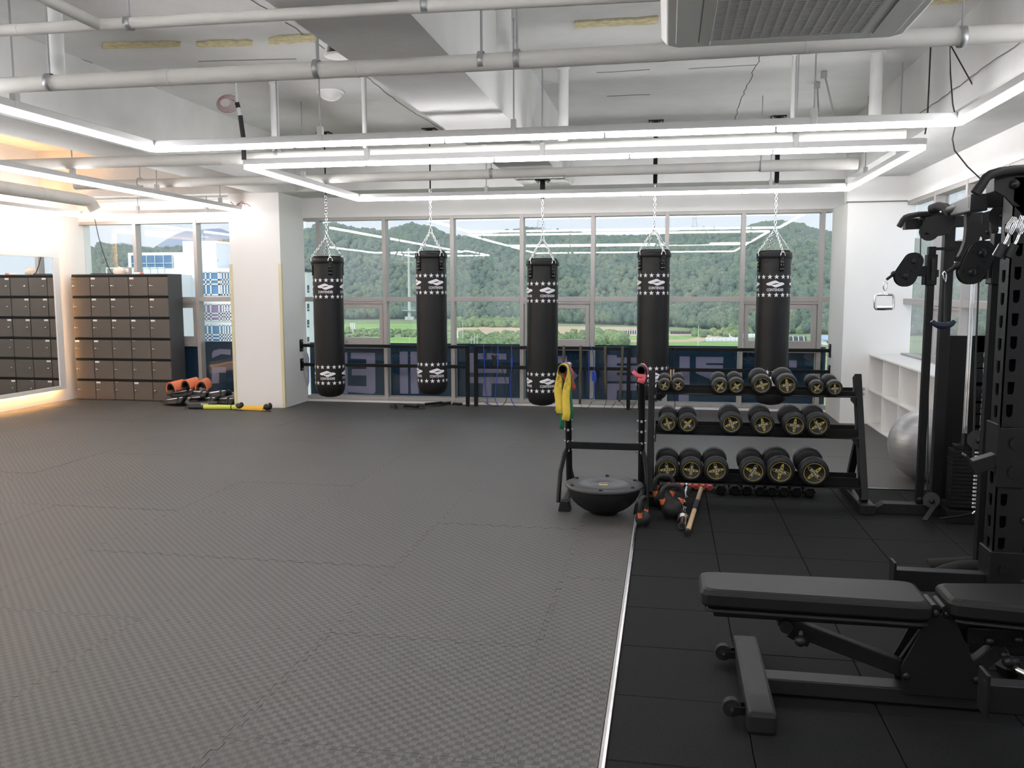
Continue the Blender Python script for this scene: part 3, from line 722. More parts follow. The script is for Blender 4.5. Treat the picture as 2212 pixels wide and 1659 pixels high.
def make_bag():
    t = thing('punching_bag', 'x', 'punching bag', (0, 0, 0), 'row of hanging black punching bags')
    H = 1.76
    body = [(1e-5, .0), (.06, .003), (.12, .018), (.16, .05), (.179, .10), (BR, .17)]
    body += [(BR+.001*math.sin(k*1.7), .17+(H-.24-.17)*k/14) for k in range(1, 15)]
    body += [(BR-.004, H-.16), (BR-.002, H-.10), (BR-.001, H-.065)]
    MB().lathe(body, seg=40).build('bag_body', 'bag_vinyl', t)
    MB().lathe([(BR+.002, H-.085), (BR+.012, H-.075), (BR+.009, H-.03), (BR-.002, H-.008), (BR-.02, H-.004), (BR-.028, H-.03), (.1, H-.05), (1e-5, H-.05)], seg=40).build('collar', 'bag_vinyl', t)
    MB().tube([V((.165*math.cos(2*PI*k/28), .165*math.sin(2*PI*k/28), H)) for k in range(28)], .009, 6, True).build('top_hoop', 'black_steel', t)
    hub = V((0, 0, H+.235))
    for q in range(4):
        a = q*PI/2+.35; dr = V((math.sin(a), -math.cos(a), 0)); tg = V((math.cos(a), math.sin(a), 0)); p = dr*(BR+.014)
        st = MB().ribbon([p+V((0, 0, H-.23))-dr*.011, p+V((0, 0, H-.12))-dr*.010, p+V((0, 0, H-.07))+dr*.002], .055, .005, tg).build('strap', 'bag_vinyl', t)
        rv = MB()
        for zz, ns in ((H-.125, (-.011, .011)), (H-.158, (-.014, .014)), (H-.203, (-.018, 0, .018))):
            for n in ns: rv.ball(p-dr*.0055+V((0, 0, zz))+tg*n, .0052, 6, 4)
        rv.build('rivet', 'chrome', st)['kind'] = 'stuff'
        ring = [p+dr*.002+V((0, 0, H-.055))+tg*(.027*math.cos(u))+V((0, 0, .042*math.sin(u))) for u in [PI*k/9 for k in range(10)]]
        MB().tube(ring, .0048, 6).build('hook_ring', 'chrome', t)
        m = MB(); chain(p+V((0, 0, H-.016)), hub+dr*.012, m); m.build('chain', 'chrome', t)
    MB().tube([hub+V((.0, 0, .02))+V((.018*math.cos(2*PI*k/12), 0, .024*math.sin(2*PI*k/12))) for k in range(12)], .005, 6, True).build('joining_ring', 'chrome', t)
    pr = MB(); R = BR+.0022
    for zf in (.165, .28, .776, .89):
        for k in range(16):
            pr.add(wrap(star2(.0295)+[(0, 0)], k*PI/8+.06, H*(1-zf), R), [(q, (q+1) % 10, 10) for q in range(10)])
    pr.build('star_print', 'print_white', t)['kind'] = 'stuff'
    tx = textmesh('CONTENDER'); w = tx[0][:, 0].max()*2
    for zf, tf in ((.21, .247), (.824, .857)):
        for k in range(4):
            lg = MB()
            for q0 in logo_polys(.103):
                for q in clip_strips(q0, .021): lg.add(wrap(q, k*PI/2, H*(1-zf), R+.0005), [tuple(range(len(q)))])
            lg.add(wrap([(x*.19/w, y*.031) for x, y in tx[0]], k*PI/2, H*(1-tf), R+.0005), tx[1])
            lg.build('logo_print', 'print_white', t)['kind'] = 'stuff'
    return t, H
bag0, BH = make_bag()
bagpx = [(707, 555, .20, 'punching bag nearest the white pillar, leftmost of the row'), (931, 544, .60, 'second punching bag from the white pillar, in front of the left rail'),
         (1172, 560, .50, 'punching bag hanging lowest, under the big concrete beam'), (1413, 541, .22, 'punching bag behind the pink band and the left end of the dumbbell rack'),
         (1673, 543, .0, 'rightmost punching bag, half hidden behind the dumbbell rack')]
YBAG = 10.3
for i, (px, pt, rz, lab) in enumerate(bagpx):
    o = bag0 if i == 0 else dup(bag0)
    p = Fy(px, pt, YBAG); o.location = (p.x, YBAG, p.z-BH); o.rotation_euler = (0, 0, rz); o['label'] = 'black ' + lab
    if i == 0: ORG[o.name] = V((0, 0, 0))
    hit = ZB if i == 2 else ZC; top = p.z+.235
    t = thing('bag_hanger', 'x', 'hanger', (p.x, YBAG, hit), 'steel hangers of the punching bags')
    t['label'] = ['thin black steel rod above the punching bag nearest the white pillar', 'thin black steel rod above the second punching bag', 'short square black hanger on the concrete beam, above the lowest bag', 'thick black hanger above the bag with the pink band before it', 'thick black hanger above the rightmost punching bag'][i]; 0 and ('thin' if i < 2 else 'short square' if i == 2 else 'thick black') + ' steel hanger holding up the ' + lab.split(',')[0]
    MB().box(p.x-.085, p.x+.085, YBAG-.06, YBAG+.06, hit-.012, hit).build('ceiling_plate', 'black_steel', t, .002)
    b = MB()
    for sx in (-.06, .06):
        for sy in (-.035, .035): b.cyl((p.x+sx, YBAG+sy, hit-.035), (p.x+sx, YBAG+sy, hit-.01), .009, seg=6)
    b.build('bolts', 'galv', t)
    if i < 2:
        zb = top+.52; MB().cyl((p.x, YBAG, zb), (p.x, YBAG, hit-.01), .009, seg=8).build('rod', 'black_steel', t)
        MB().box(p.x-.03, p.x+.03, YBAG-.03, YBAG+.03, hit-.09, hit-.01).build('bracket', 'black_steel', t, .004)
    elif i == 2:
        zb = hit-.22; MB().box(p.x-.028, p.x+.028, YBAG-.028, YBAG+.028, hit-.15, hit-.01).build('square_tube', 'black_steel', t, .004)
        MB().tube([V((p.x+.032*math.cos(2*PI*k/14), YBAG, hit-.185+.032*math.sin(2*PI*k/14))) for k in range(14)], .010, 6, True).build('eye_ring', 'grey_steel', t)
    else:
        zb = top+.53; MB().box(p.x-.024, p.x+.024, YBAG-.024, YBAG+.024, zb, hit-.01).build('square_tube', 'black_steel', t, .004)
    m = MB(); chain((p.x, YBAG, top+.035), (p.x, YBAG, zb), m, .046, .0048, .013); m.build('chain', 'chrome', t)

# ================================================================ BLACK RAIL along the window
YR = 11.50
def rail(label, x0, x1, posts, brackets, zt=.838, zm=.545):
    t = thing('wall_rail', label, 'rail', ((x0+x1)/2, YR, 0), 'black steel rails along the window')
    for z in (zt-.022, zm): MB().box(x0, x1, YR-.022, YR+.022, z-.022, z+.022).build('rail_bar', 'black_steel', t, .003)
    for x in posts: MB().box(x-.024, x+.024, YR-.024, YR+.024, 0, zt).build('post', 'black_steel', t, .003)
    for x, s in brackets:
        for z in (zt-.022, zm):
            f = MB().box(min(x, x+s*.012), max(x, x+s*.012), YR-.05, YR+.05, z-.085, z+.085).build('bracket_plate', 'black_steel', t, .002)
            b = MB()
            for dz in (-.06, .06): b.cyl((x+s*.012, YR, z+dz), (x+s*.026, YR, z+dz), .011, seg=6)
            b.build('bolts', 'galv', f)
px = lambda p: Fy(p, 800, YR).x
rail('black steel rail from the white pillar to behind the second bag', -5.105, px(1010)+.024, [px(1010)], [(-5.105, 1)])
rail('black steel rail in the middle, hung with ropes and olive straps', px(1028)-.024, px(1358)+.024, [px(1028), px(1358)], [])
rail('black steel rail at the right, ending at the white pier behind the rack', px(1383)-.024, 2.05, [px(1383)], [(2.05, -1)])

# ---------------------------------------------------------------- ropes and straps hung on the middle rail
def hung(name, label, cat, m, pts, r, group, handles=()):
    t = thing(name, label, cat, pts[0], group)
    q = []
    for i in range(len(pts)-1):
        for k in range(4): q.append(V(pts[i]).lerp(V(pts[i+1]), k/4))
    q.append(V(pts[-1]))
    for _ in range(2):
        q = [q[0]]+[(q[i-1]+q[i]*2+q[i+1])/4 for i in range(1, len(q)-1)]+[q[-1]]
    MB().tube(q, r, 6).build('rope', m, t)
    for a, b, mm, rr in handles: MB().cyl(a, b, rr, seg=10).build('handle', mm, t, .003)
    return t
yf = YR-.035
def rp(pxy, y=None): return tuple(Fy(pxy[0], pxy[1], y or yf))
c3 = lambda x, y: (1000+x*.19892, 730+y*.19892)
def loop(pts): return [rp(c3(*p)) for p in pts]
top = lambda x: [(Fy(c3(x, 78)[0], 745, YR).x, YR+.03, .80), (Fy(c3(x, 78)[0], 745, YR).x, YR+.026, .842), (Fy(c3(x, 78)[0], 745, YR).x, YR-.026, .842)]
G = 'skipping ropes hung on the rail'
def hd(x0, y0, x1, y1, m, r=.011): return (rp(c3(x0, y0)), rp(c3(x1, y1)), m, r)
hung('skipping_rope', 'blue rope with blue handles hung leftmost on the middle rail', 'skipping rope', 'rope_blue', top(228)+loop([(230, 200), (236, 400), (245, 560), (272, 690), (262, 745)]), .0065, G, [hd(226, 170, 228, 240, 'rope_blue', .014), hd(246, 130, 248, 228, 'rope_navy', .014)])
hung('skipping_rope', 'black rope with a pair of thick black handles, beside the leftmost blue rope', 'skipping rope', 'rope_navy', top(315)+loop([(318, 170), (360, 160), (440, 380), (486, 560), (480, 660), (440, 735), (330, 745), (240, 700)]), .0055, G, [hd(320, 182, 336, 288, 'band_black', .017), hd(352, 192, 352, 288, 'band_black', .017)])
hung('skipping_rope', 'blue rope hanging straight between the black rope and its right neighbour', 'skipping rope', 'rope_blue', top(382)+loop([(382, 250), (372, 430), (352, 560), (350, 680), (390, 745)]), .006, G, [hd(380, 200, 380, 300, 'rope_blue', .012)])
hung('skipping_rope', 'blue rope just left of the middle window post, with its tail on the floor', 'skipping rope', 'rope_blue', top(531)+loop([(531, 250), (521, 450), (512, 600), (530, 690), (560, 735), (600, 752)]), .006, G, [hd(531, 215, 531, 320, 'rope_blue', .013)])
hung('skipping_rope', 'blue rope looped over the rail with two dangling blue handles, between the olive straps', 'skipping rope', 'rope_blue', loop([(1370, 480), (1366, 300), (1372, 130)])+top(1385)+loop([(1420, 150), (1425, 400), (1428, 600), (1420, 650), (1390, 670), (1362, 640)]), .0055, G, [hd(1410, 365, 1408, 468, 'rope_blue', .013), hd(1440, 372, 1440, 476, 'rope_blue', .013)])
G2 = 'olive straps hung on the rail'
for (x0, x1, yb, lab, tail) in ((1097, 1092, 260, 'short olive strap beside the third punching bag', None), (1280, 1272, 715, 'long olive strap hanging to the floor next to the third bag', (1275, 770)),
                                (1546, 1552, 600, 'olive strap third from the bag, ending in black cords', (1530, 775)), (1735, 1700, 690, 'bunched olive strap at the right post of the middle rail', (1755, 765))):
    t = thing('hanging_strap', lab, 'strap', rp(c3(x0, 80)), G2)
    a = Fy(c3(x0, 80)[0], 745, YR).x; e = V(rp(c3(x1, yb)))
    P = [(a, YR+.03, .66), (a, YR+.028, .835), (a, YR, .845), (a, YR-.028, .835), (a, YR-.03, .7)]+[tuple(V((a, YR-.03, .7)).lerp(e, k/5)+V((.006*math.sin(k*2), -.003*k, 0))) for k in range(1, 6)]
    MB().ribbon(P, [.036]*9+[.03], .006, V((1, .15, 0))).build('webbing', 'strap_olive', t)
    if yb > 500 and tail:
        q = V(rp(c3(*tail)));  q.z = max(q.z, .012)
        MB().tube([e, e.lerp(q, .5)+V((.02, 0, .01)), q, q+V((.09, -.02, -.004)), q+V((.16, 0, .10))], .004, 5).build('cord', 'band_black', t)
# jump ropes dropped on the floor by the second bag
G3 = 'black skipping ropes dropped on the floor'
c2 = lambda x, y: (640+x*.20796, 730+y*.20796)
def fl_pt(x, y, z=.012): return tuple(Fz(*c2(x, y), z))
for lab, hs, pts in (('black skipping rope coiled on the floor with two handles, left of the pile', [((1125, 700), (1265, 715)), ((1028, 700), (1040, 722))], [(1030, 715), (980, 710), (975, 690), (1060, 682), (1130, 690), (1110, 720), (1180, 738), (1340, 735), (1330, 712), (1230, 705)]),
                     ('black skipping rope whose handle lies under the second bag, against the sill', [((1340, 688), (1510, 672))], [(1340, 690), (1250, 685), (1240, 700), (1400, 712), (1530, 705), (1540, 690)]),
                     ('black skipping rope with its handle right of the pile', [((1515, 680), (1605, 674))], [(1600, 676), (1560, 690), (1480, 700), (1400, 700)])):
    t = thing('floor_skipping_rope', lab, 'skipping rope', fl_pt(*pts[0]), G3)
    MB().tube([fl_pt(*q, .006) for q in pts], .005, 5).build('rope', 'band_black', t)
    for a, b in hs: MB().cyl(fl_pt(*a, .02), fl_pt(*b, .02), .019, seg=10).build('handle', 'rubber_black', t, .004)
tag(MB().cyl(fl_pt(1625, 682, .018), fl_pt(1722, 686, .018), .018, seg=10).build('foam_grip', 'rubber_black', None, .004), 'black foam rope grip lying alone by the sill beside the rail post', 'rope grip')
# dangling black cord under the right rail
tag(MB().tube([Fy(1458, 752, 11.45), Fy(1456, 800, 11.45), Fy(1453, 850, 11.45), Fy(1458, 866, 11.45), Fy(1457, 885, 11.45)], .005, 5).build('dangling_cord', 'band_black'), 'black cord dangling from the right rail behind the rack', 'cord')
t = thing('skipping_rope', 'rope with wooden handles hung at the left end of the right rail', 'skipping rope', Fy(1452, 800, 11.44), G)
for px_ in (1449, 1455): MB().cyl(Fy(px_, 798, 11.44), Fy(px_, 822, 11.44), .012, seg=10).build('handle', 'wood_pale', t, .003)
MB().tube([Fy(1449, 798, 11.44), Fy(1449, 770, 11.44), (Fy(1450, 750, YR).x, YR-.026, .844), (Fy(1452, 750, YR).x, YR, .846), Fy(1455, 770, 11.44), Fy(1455, 798, 11.44)], .004, 5).build('rope', 'band_black', t)

# ================================================================ LOCKERS
LY, LZ = 11.28, 1.83; lx0 = Fy(152, 592, LY).x; lx1 = Fy(361, 593, LY).x; cw = (lx1-lx0)/5
stick = {(0, 1): 1, (0, 3): 1, (1, 1): 1, (1, 2): 1, (1, 4): 1, (2, 1): 1, (2, 2): 2, (2, 3): 2, (2, 4): 2, (3, 0): 1, (3, 1): 1, (4, 1): 1, (5, 1): 1, (5, 3): 1}
def locker(label, c0, c1):
    x0, x1 = lx0+cw*c0, lx0+cw*c1-.003
    t = thing('locker_bank', label, 'lockers', ((x0+x1)/2, LY, 0), 'grey locker banks by the window')
    MB().box(x0, x1, LY+.02, LY+.375, 0, LZ).build('carcass', 'locker_case', t, .002)
    rh = (LZ-.02)/6
    for r in range(6):
        zt = LZ-.012-r*rh
        MB().box(x0+.004, x1-.004, LY+.012, LY+.0205, zt-.034, zt-.002).build('vent_gap', 'void_black', t)
        for c in range(c0, c1):
            a = lx0+cw*c+.005; b = lx0+cw*(c+1)-.005
            d = MB().box(a, b, LY, LY+.019, zt-rh+.006, zt-.034).build('door', 'locker_door', t, .002)
            k = MB(); zc = zt-.034-(rh-.04)*.47; k.cyl((a+.04, LY-.018, zc), (a+.04, LY, zc), .008, seg=10); k.ball((a+.04, LY-.02, zc), .0125, 10, 6); k.boxc((a+.058, LY-.012, zc), (.03, .004, .007))
            k.build('knob', 'alu_bright', d)
            if (r, c) in stick:
                s = MB().box(a+.012, a+.078, LY-.0012, LY-.0002, zt-.064, zt-.038).build('name_sticker', 'sticker', d)
            elif (r*5+c) % 3 == 0:
                MB().box(a+.012, a+.06, LY-.001, LY-.0002, zt-.044, zt-.038).build('name_sticker', 'card_grey', d)
locker('left bank of grey lockers, three doors wide, next to the mirror wall', 0, 3)
locker('right bank of grey lockers, two doors wide, with dark side facing the pillar', 3, 5)
# things on top of the lockers
p = Fy(258, 588, LY+.15); p.z = LZ
t = thing('cream_pot', 'cream coloured plastic pot with rounded lid on top of the lockers', 'pot', p)
MB().lathe([(.075, 0), (.08, .02), (.078, .06), (.06, .085), (.03, .10), (1e-5, .102)], p, 20).build('body', 'cream_plastic', t)
MB().cyl(p+V((0, 0, .10)), p+V((0, 0, .115)), .015, seg=10).build('lid_knob', 'cream_plastic', t)
p = Fy(272, 588, LY+.2); p.z = LZ
t = thing('small_box', 'small grey carton standing beside the cream pot on the lockers', 'box', p)
MB().box(p.x-.04, p.x+.05, p.y, p.y+.07, LZ, LZ+.10).build('carton', 'card_grey', t, .002)
MB().box(p.x-.03, p.x+.04, p.y-.001, p.y, LZ+.03, LZ+.08).build('carton_label', 'sticker', t)
p = Fy(306, 590, LY+.12)
t = thing('orange_cap', 'small orange cap lying on top of the right lockers', 'cap', (p.x, p.y, LZ))
MB().lathe([(.028, 0), (.03, .015), (.02, .024), (1e-5, .025)], (p.x, p.y, LZ), 14).build('cap_top', 'orange_vinyl', t)
p = Fy(297, 590, LY+.15)
t = thing('white_cloth', 'crumpled white cloth lying on top of the right lockers', 'cloth', (p.x, p.y, LZ))
MB().lathe([(.06, 0), (.055, .018), (.03, .028), (1e-5, .026)], (p.x, p.y, LZ), 9).build('folds', 'white_board', t)
yy = LY+.12
tag(MB().tube([(Fy(204, 465, yy).x, yy, 2.62), Fy(206, 480, yy), Fy(213, 512, yy), Fy(221, 540, yy), Fy(232, 572, yy), Fy(240, 588, yy), (Fy(246, 591, yy).x, yy, LZ+.008), (Fy(215, 591, yy).x, yy-.02, LZ+.008), (Fy(200, 591, yy).x, yy-.05, LZ+.008)], .006, 6).build('power_cable', 'band_black'), 'thin dark cable drooping from the light frame onto the lockers', 'cable')

# ================================================================ BACK-LIT MIRROR on the left wall
mx = XL+.09; my1 = 11.10; my0 = 2.2
t = thing('wall_mirror', 'long mirror in a white back-lit panel on the left wall', 'mirror', (mx, (my0+my1)/2, .18))
f = MB()
f.box(mx-.03, mx, my0, my1, 2.06, 2.50); f.box(mx-.03, mx, my0, my1, .18, .235); f.box(mx-.03, mx, my1-.12, my1, .235, 2.06); f.box(mx-.03, mx, my0, my0+.12, .235, 2.06)
f.build('white_frame', 'white_board', t, .002)
MB().box(mx-.025, mx-.012, my0+.12, my1-.12, .235, 2.06).build('mirror_glass', 'mirror', t)
f = MB(); f.box(XL, mx-.03, my0+.25, my1-.25, .4, 2.3); f.build('mounting_frame', 'alu', t)
for a in ((mx-.055, mx-.045, my0+.1, my1-.1, .235, .255), (mx-.065, mx-.04, my0+.1, my1-.1, 2.462, 2.497), (mx-.055, mx-.045, my1-.15, my1-.13, .25, 2.42)):
    MB().box(*a).build('led_strip', 'led_warm', t)
# ================================================================ DUMBBELLS on their rack
def dumbbell_proto():
    t = thing('dumbbell', 'x', 'dumbbell', (0, 0, 0), 'round black dumbbells on the rack')
    R = .1; M = Matrix.Rotation(PI/2, 3, 'X')            # lathe axis -> -Y (front)
    prof = [(1e-5, 0), (.045, 0), (.080, .002), (.094, .010), (.1, .026), (.1, .075), (.096, .090), (.080, .099), (.074, .099), (.072, .094), (1e-5, .094)]
    def hd(y, s):
        m = MB(); m.lathe([(r, z) for r, z in prof], (0, y, 0), 32, M if s > 0 else M @ Matrix.Diagonal(V((1, 1, -1)))); return m.build('head', 'rubber_head', t)
    h = hd(-.075, 1); hd(.075, -1)
    MB().lathe([(.017, -.08), (.0165, -.04), (.019, 0), (.0165, .04), (.017, .08)], (0, 0, 0), 14, M).build('handle', 'grey_steel', t)
    y = -.075-.0948; e = MB()
    def disc(m, pts, yy): m.add([V((x, yy, z)) for x, z in pts], [tuple(range(len(pts)))])
    n = 36; vs = []
    for r in (.0665, .0705):
        vs += [V((r*math.cos(2*PI*k/n), y, r*math.sin(2*PI*k/n))) for k in range(n)]
    e.add(vs, [(k, (k+1) % n, (k+1) % n+n, k+n) for k in range(n)])
    def lens(L, w, n=10):
        up = [(L*math.cos(PI*k/n), w*math.sin(PI*k/n)**.8) for k in range(n+1)]
        return up+[(x, -z) for x, z in up[-2:0:-1]]
    disc(e, [(z, x) for x, z in lens(.060, .0125)], y)
    o, i_ = lens(.061, .0145), lens(.0575, .0115); n = len(o)
    vs = [V((x, y-.0006, z)) for x, z in o]+[V((x, y-.0006, z)) for x, z in i_]
    e.add(vs, [(k, (k+1) % n, (k+1) % n+n, k+n) for k in range(n)])
    e.build('emblem', 'print_gold', h)['kind'] = 'stuff'
    b = MB(); disc(b, [(x, z) for x, z in i_], y-.0004); b.build('emblem_field', 'rubber_black', h)
    tv, tf = textmesh('INTHUN'); w = tv[:, 0].max()*2; b = MB()
    b.add([V((u*.074/w, y-.0010, v*.0145)) for u, v in tv], tf); b.build('lettering', 'print_white', h)['kind'] = 'stuff'
    return t
NUMS = {}
def number_mesh(s):
    if s not in NUMS:
        tv, tf = textmesh(s); b = MB(); y = -.075-.0948-.0008
        for dz in (.032, -.032): b.add([V((u*.011, y, v*.011+dz)) for u, v in tv], tf)
        NUMS[s] = b.mesh('weight_number', 'rubber_black')
    return NUMS[s]
db0 = dumbbell_proto()
rk = lambda x, y: (1180+x*.31646, 740+y*.31646)
tiers = [  # front-head plane, tilt, list of (x, y, diameter) in the close-up, spin, kg
    (6.66, .10, [(806, 293, 86, .7, '4'), (900, 292, 88, .9, '4'), (1187, 300, 110, .9, '8'), (1298, 298, 110, 1.3, '8'), (1472, 290, 135, 1.57, '12'), (1643, 290, 142, .15, '14'), (1848, 310, 98, .9, '6'), (1970, 313, 104, .2, '6')], 'top'),
    (6.54, .10, [(830, 552, 130, 0.0, '16'), (965, 555, 134, 1.0, '16'), (1264, 555, 150, 1.45, '18'), (1480, 560, 154, .05, '18'), (1695, 565, 160, .4, '20'), (1855, 565, 160, 1.3, '20')], 'middle'),
    (6.42, .10, [(825, 867, 165, 1.75, '22'), (990, 870, 162, 2.0, '22'), (1160, 872, 170, 1.65, '22'), (1412, 880, 180, 2.3, '24'), (1600, 880, 190, .55, '24'), (1830, 890, 195, 1.1, '26')], 'bottom')]
ORD = {'top': ['leftmost small dumbbell on the top shelf of the rack', 'small dumbbell second from the left on the top shelf', 'third dumbbell from the left on the top shelf', 'fourth dumbbell from the left on the top shelf',
               'bigger dumbbell, fifth from the left on the top shelf', 'biggest dumbbell of the top shelf, sixth from the left', 'small dumbbell second from the right on the top shelf', 'small dumbbell at the right end of the top shelf'],
       'middle': ['dumbbell at the left end of the middle shelf', 'second dumbbell from the left on the middle shelf', 'dumbbell standing alone, third on the middle shelf', 'fourth dumbbell on the middle shelf, its emblem cross upright', 'second dumbbell from the right on the middle shelf', 'dumbbell at the right end of the middle shelf'],
       'bottom': ['heavy dumbbell at the left end of the bottom shelf', 'heavy dumbbell second from the left on the bottom shelf', 'heavy dumbbell third on the bottom shelf, left of the gap', 'heavy dumbbell just right of the gap on the bottom shelf', 'heavy dumbbell second from the right on the bottom shelf', 'heaviest dumbbell, at the right end of the bottom shelf']}
first = True; RESTS = {}
for Yf, tilt, items, nm in tiers:
    for i, (x, y, d, spin, kg) in enumerate(items):
        o = db0 if first else dup(db0); 
        D = Yf*.985; s = d*.31646/FPX*Yf*1.0/.2; sy = .62+.42*s
        f = Fy(*rk(x, y), Yf)
        M = Matrix.Translation(f) @ Matrix.Rotation(tilt, 4, 'X') @ Matrix.Translation((0, .165*sy, 0)) @ Matrix.Rotation(spin-.3, 4, 'Y') @ Matrix.Diagonal((s, sy, s, 1))
        o.matrix_world = M; o['label'] = ('round black ' + ORD[nm][i])
        ORG[o.name] = V((0, 0, 0))
        h = [c for c in o.children if c.name.startswith('head')][0]
        n = bpy.data.objects.new('weight_number', number_mesh(kg)); COL.objects.link(n); n.parent = h; n['kind'] = 'stuff'
        first = False
        RESTS.setdefault(nm, []).append((f, s, sy))
# ---------------------------------------------------------------- the rack
t = thing('dumbbell_rack', 'black steel three-tier dumbbell rack on the rubber tiles', 'rack', (.6, 6.7, 0))
def rest_z(nm): return [(f.x, f.z, s, sy) for f, s, sy in RESTS[nm]]
xl, xr = -.075, 1.395
RB = {}
for nm, Yf, tilt in (('top', 6.66, .10), ('middle', 6.54, .10), ('bottom', 6.42, .10)):
    zf = sum(f.z-.1*s for f, s, sy in RESTS[nm])/len(RESTS[nm])
    # two angle rails under the heads, canted like the dumbbells
    fh = {'top': .034, 'middle': .055, 'bottom': .06}[nm]
    for k, dy, lip in (('front', .108, -1), ('rear', .195, 1)):
        y = Yf+dy; zl = min(f.z-.1*s for f, s, sy in RESTS[nm])+(.06 if k == 'front' else .25)*tilt-.008
        b = MB(); b.box(xl, xr, y-.003, y+.003, zl-.004, zl+fh); b.box(xl, xr, min(y, y+lip*.085), max(y, y+lip*.085), zl-.006, zl)
        b.build('shelf_rail', 'black_steel', t, .002)
        RB[(nm, k)] = (y, zl)
    for x in (xl, xr):
        a = RB[(nm, 'front')]; c_ = RB[(nm, 'rear')]
        MB().beam((x, a[0]-.06, a[1]-.035), (x, c_[0]+.05, c_[1]-.035), .008, .075, (0, 0, 1)).build('side_plate', 'black_steel', t, .002)
        m = MB()
        for yy in (a[0]-.01, c_[0]): m.cyl((x+(.012 if x > 0 else -.012), yy, a[1]-.04), (x, yy, a[1]-.04), .014, seg=8)
        m.build('bolts', 'galv', t)
zt = Fy(1828, 812, 6.86).z
for x, s in ((xl-.035, -1), (xr+.035, 1)):
    MB().beam((x, 6.50, .06), (x, 6.90, zt), .05, .09, (0, 1, 0)).build('upright', 'black_steel_satin', t, .004)
    MB().box(x-.05, x+.05, 6.36, 7.14, 0.0, .065).build('foot', 'black_steel_satin', t, .004)
    MB().beam((x, 7.06, .06), (x, 6.74, .52), .05, .05, (0, 1, 0)).build('brace', 'black_steel', t, .004)
    MB().box(x-.053, x+.053, 6.345, 6.40, 0.0, .07).build('foot_cap', 'rubber_black', t, .006)
MB().beam((xl, 7.0, .12), (xr, 7.0, .12), .04, .04).build('cross_bar', 'black_steel', t, .003)

# ---------------------------------------------------------------- hexagonal dumbbells on the floor under the rack
def hexbell(name, lab0, m, r, L, hm):
    t = thing(name, lab0, 'dumbbell', (0, 0, 0))
    for s in (-1, 1):
        prof = [(r*.80, 0), (r, .012*r/.04), (r, .3*L), (r*.7, .3*L+.008)]
        M = Matrix.Rotation(PI/2, 3, 'X') @ Matrix.Diagonal(V((1, 1, s)))
        b = MB(); b.lathe([(q, z-.5*L) for q, z in prof], (0, 0, r*.866), 6, M @ Matrix.Rotation(0, 3, 'Z'), False); b.build('head', m, t, .002)
    MB().cyl((0, -.2*L, r*.866), (0, .2*L, r*.866), r*.36, seg=10).build('handle', hm, t)
    return t
hp = hexbell('hex_dumbbell', 'x', 'pink_rubber', .0265, .165, 'pink_rubber')
PX = [1447.5, 1460.7, 1474, 1489, 1503, 1518, 1533.5]
LP = ['leftmost of the small pink hexagonal dumbbells, half hidden by the kettlebells', 'second small pink hexagonal dumbbell, right of the kettlebell handles', 'third small pink hexagonal dumbbell, left of the chrome bar end', 'fourth small pink hexagonal dumbbell, just right of the chrome bar end',
      'fifth small pink hexagonal dumbbell, left of the wooden stick', 'sixth small pink hexagonal dumbbell, at the upper end of the wooden stick', 'rightmost small pink hexagonal dumbbell, next to the black ones']
for i, x in enumerate(PX):
    o = hp if i == 0 else dup(hp); p = Fz(x, 1060+.05*(x-1503), 0); o.location = (p.x, p.y+.09, 0); o['label'] = LP[i]; o['group'] = 'pink hex dumbbells under the rack'; ORG[o.name] = V((0, 0, 0))
hb = hexbell('hex_dumbbell', 'x', 'rubber_black', .045, .23, 'alu_bright')
BX = [1556.6, 1586.7, 1613.6, 1642, 1667.4, 1694, 1721, 1749.7]
LB = ['leftmost black hexagonal dumbbell, next to the pink ones', 'second black hexagonal dumbbell from the left under the rack', 'third black hexagonal dumbbell from the left under the rack', 'fourth black hexagonal dumbbell from the left under the rack',
      'fourth black hexagonal dumbbell from the right under the rack', 'third black hexagonal dumbbell from the right under the rack', 'second black hexagonal dumbbell from the right under the rack', 'rightmost black hexagonal dumbbell under the rack']
for i, x in enumerate(BX):
    o = hb if i == 0 else dup(hb); p = Fz(x, 1069+.03*(x-1556), 0); o.location = (p.x, p.y+.12, 0); o['label'] = LB[i]; o['group'] = 'black hex dumbbells under the rack'; ORG[o.name] = V((0, 0, 0))

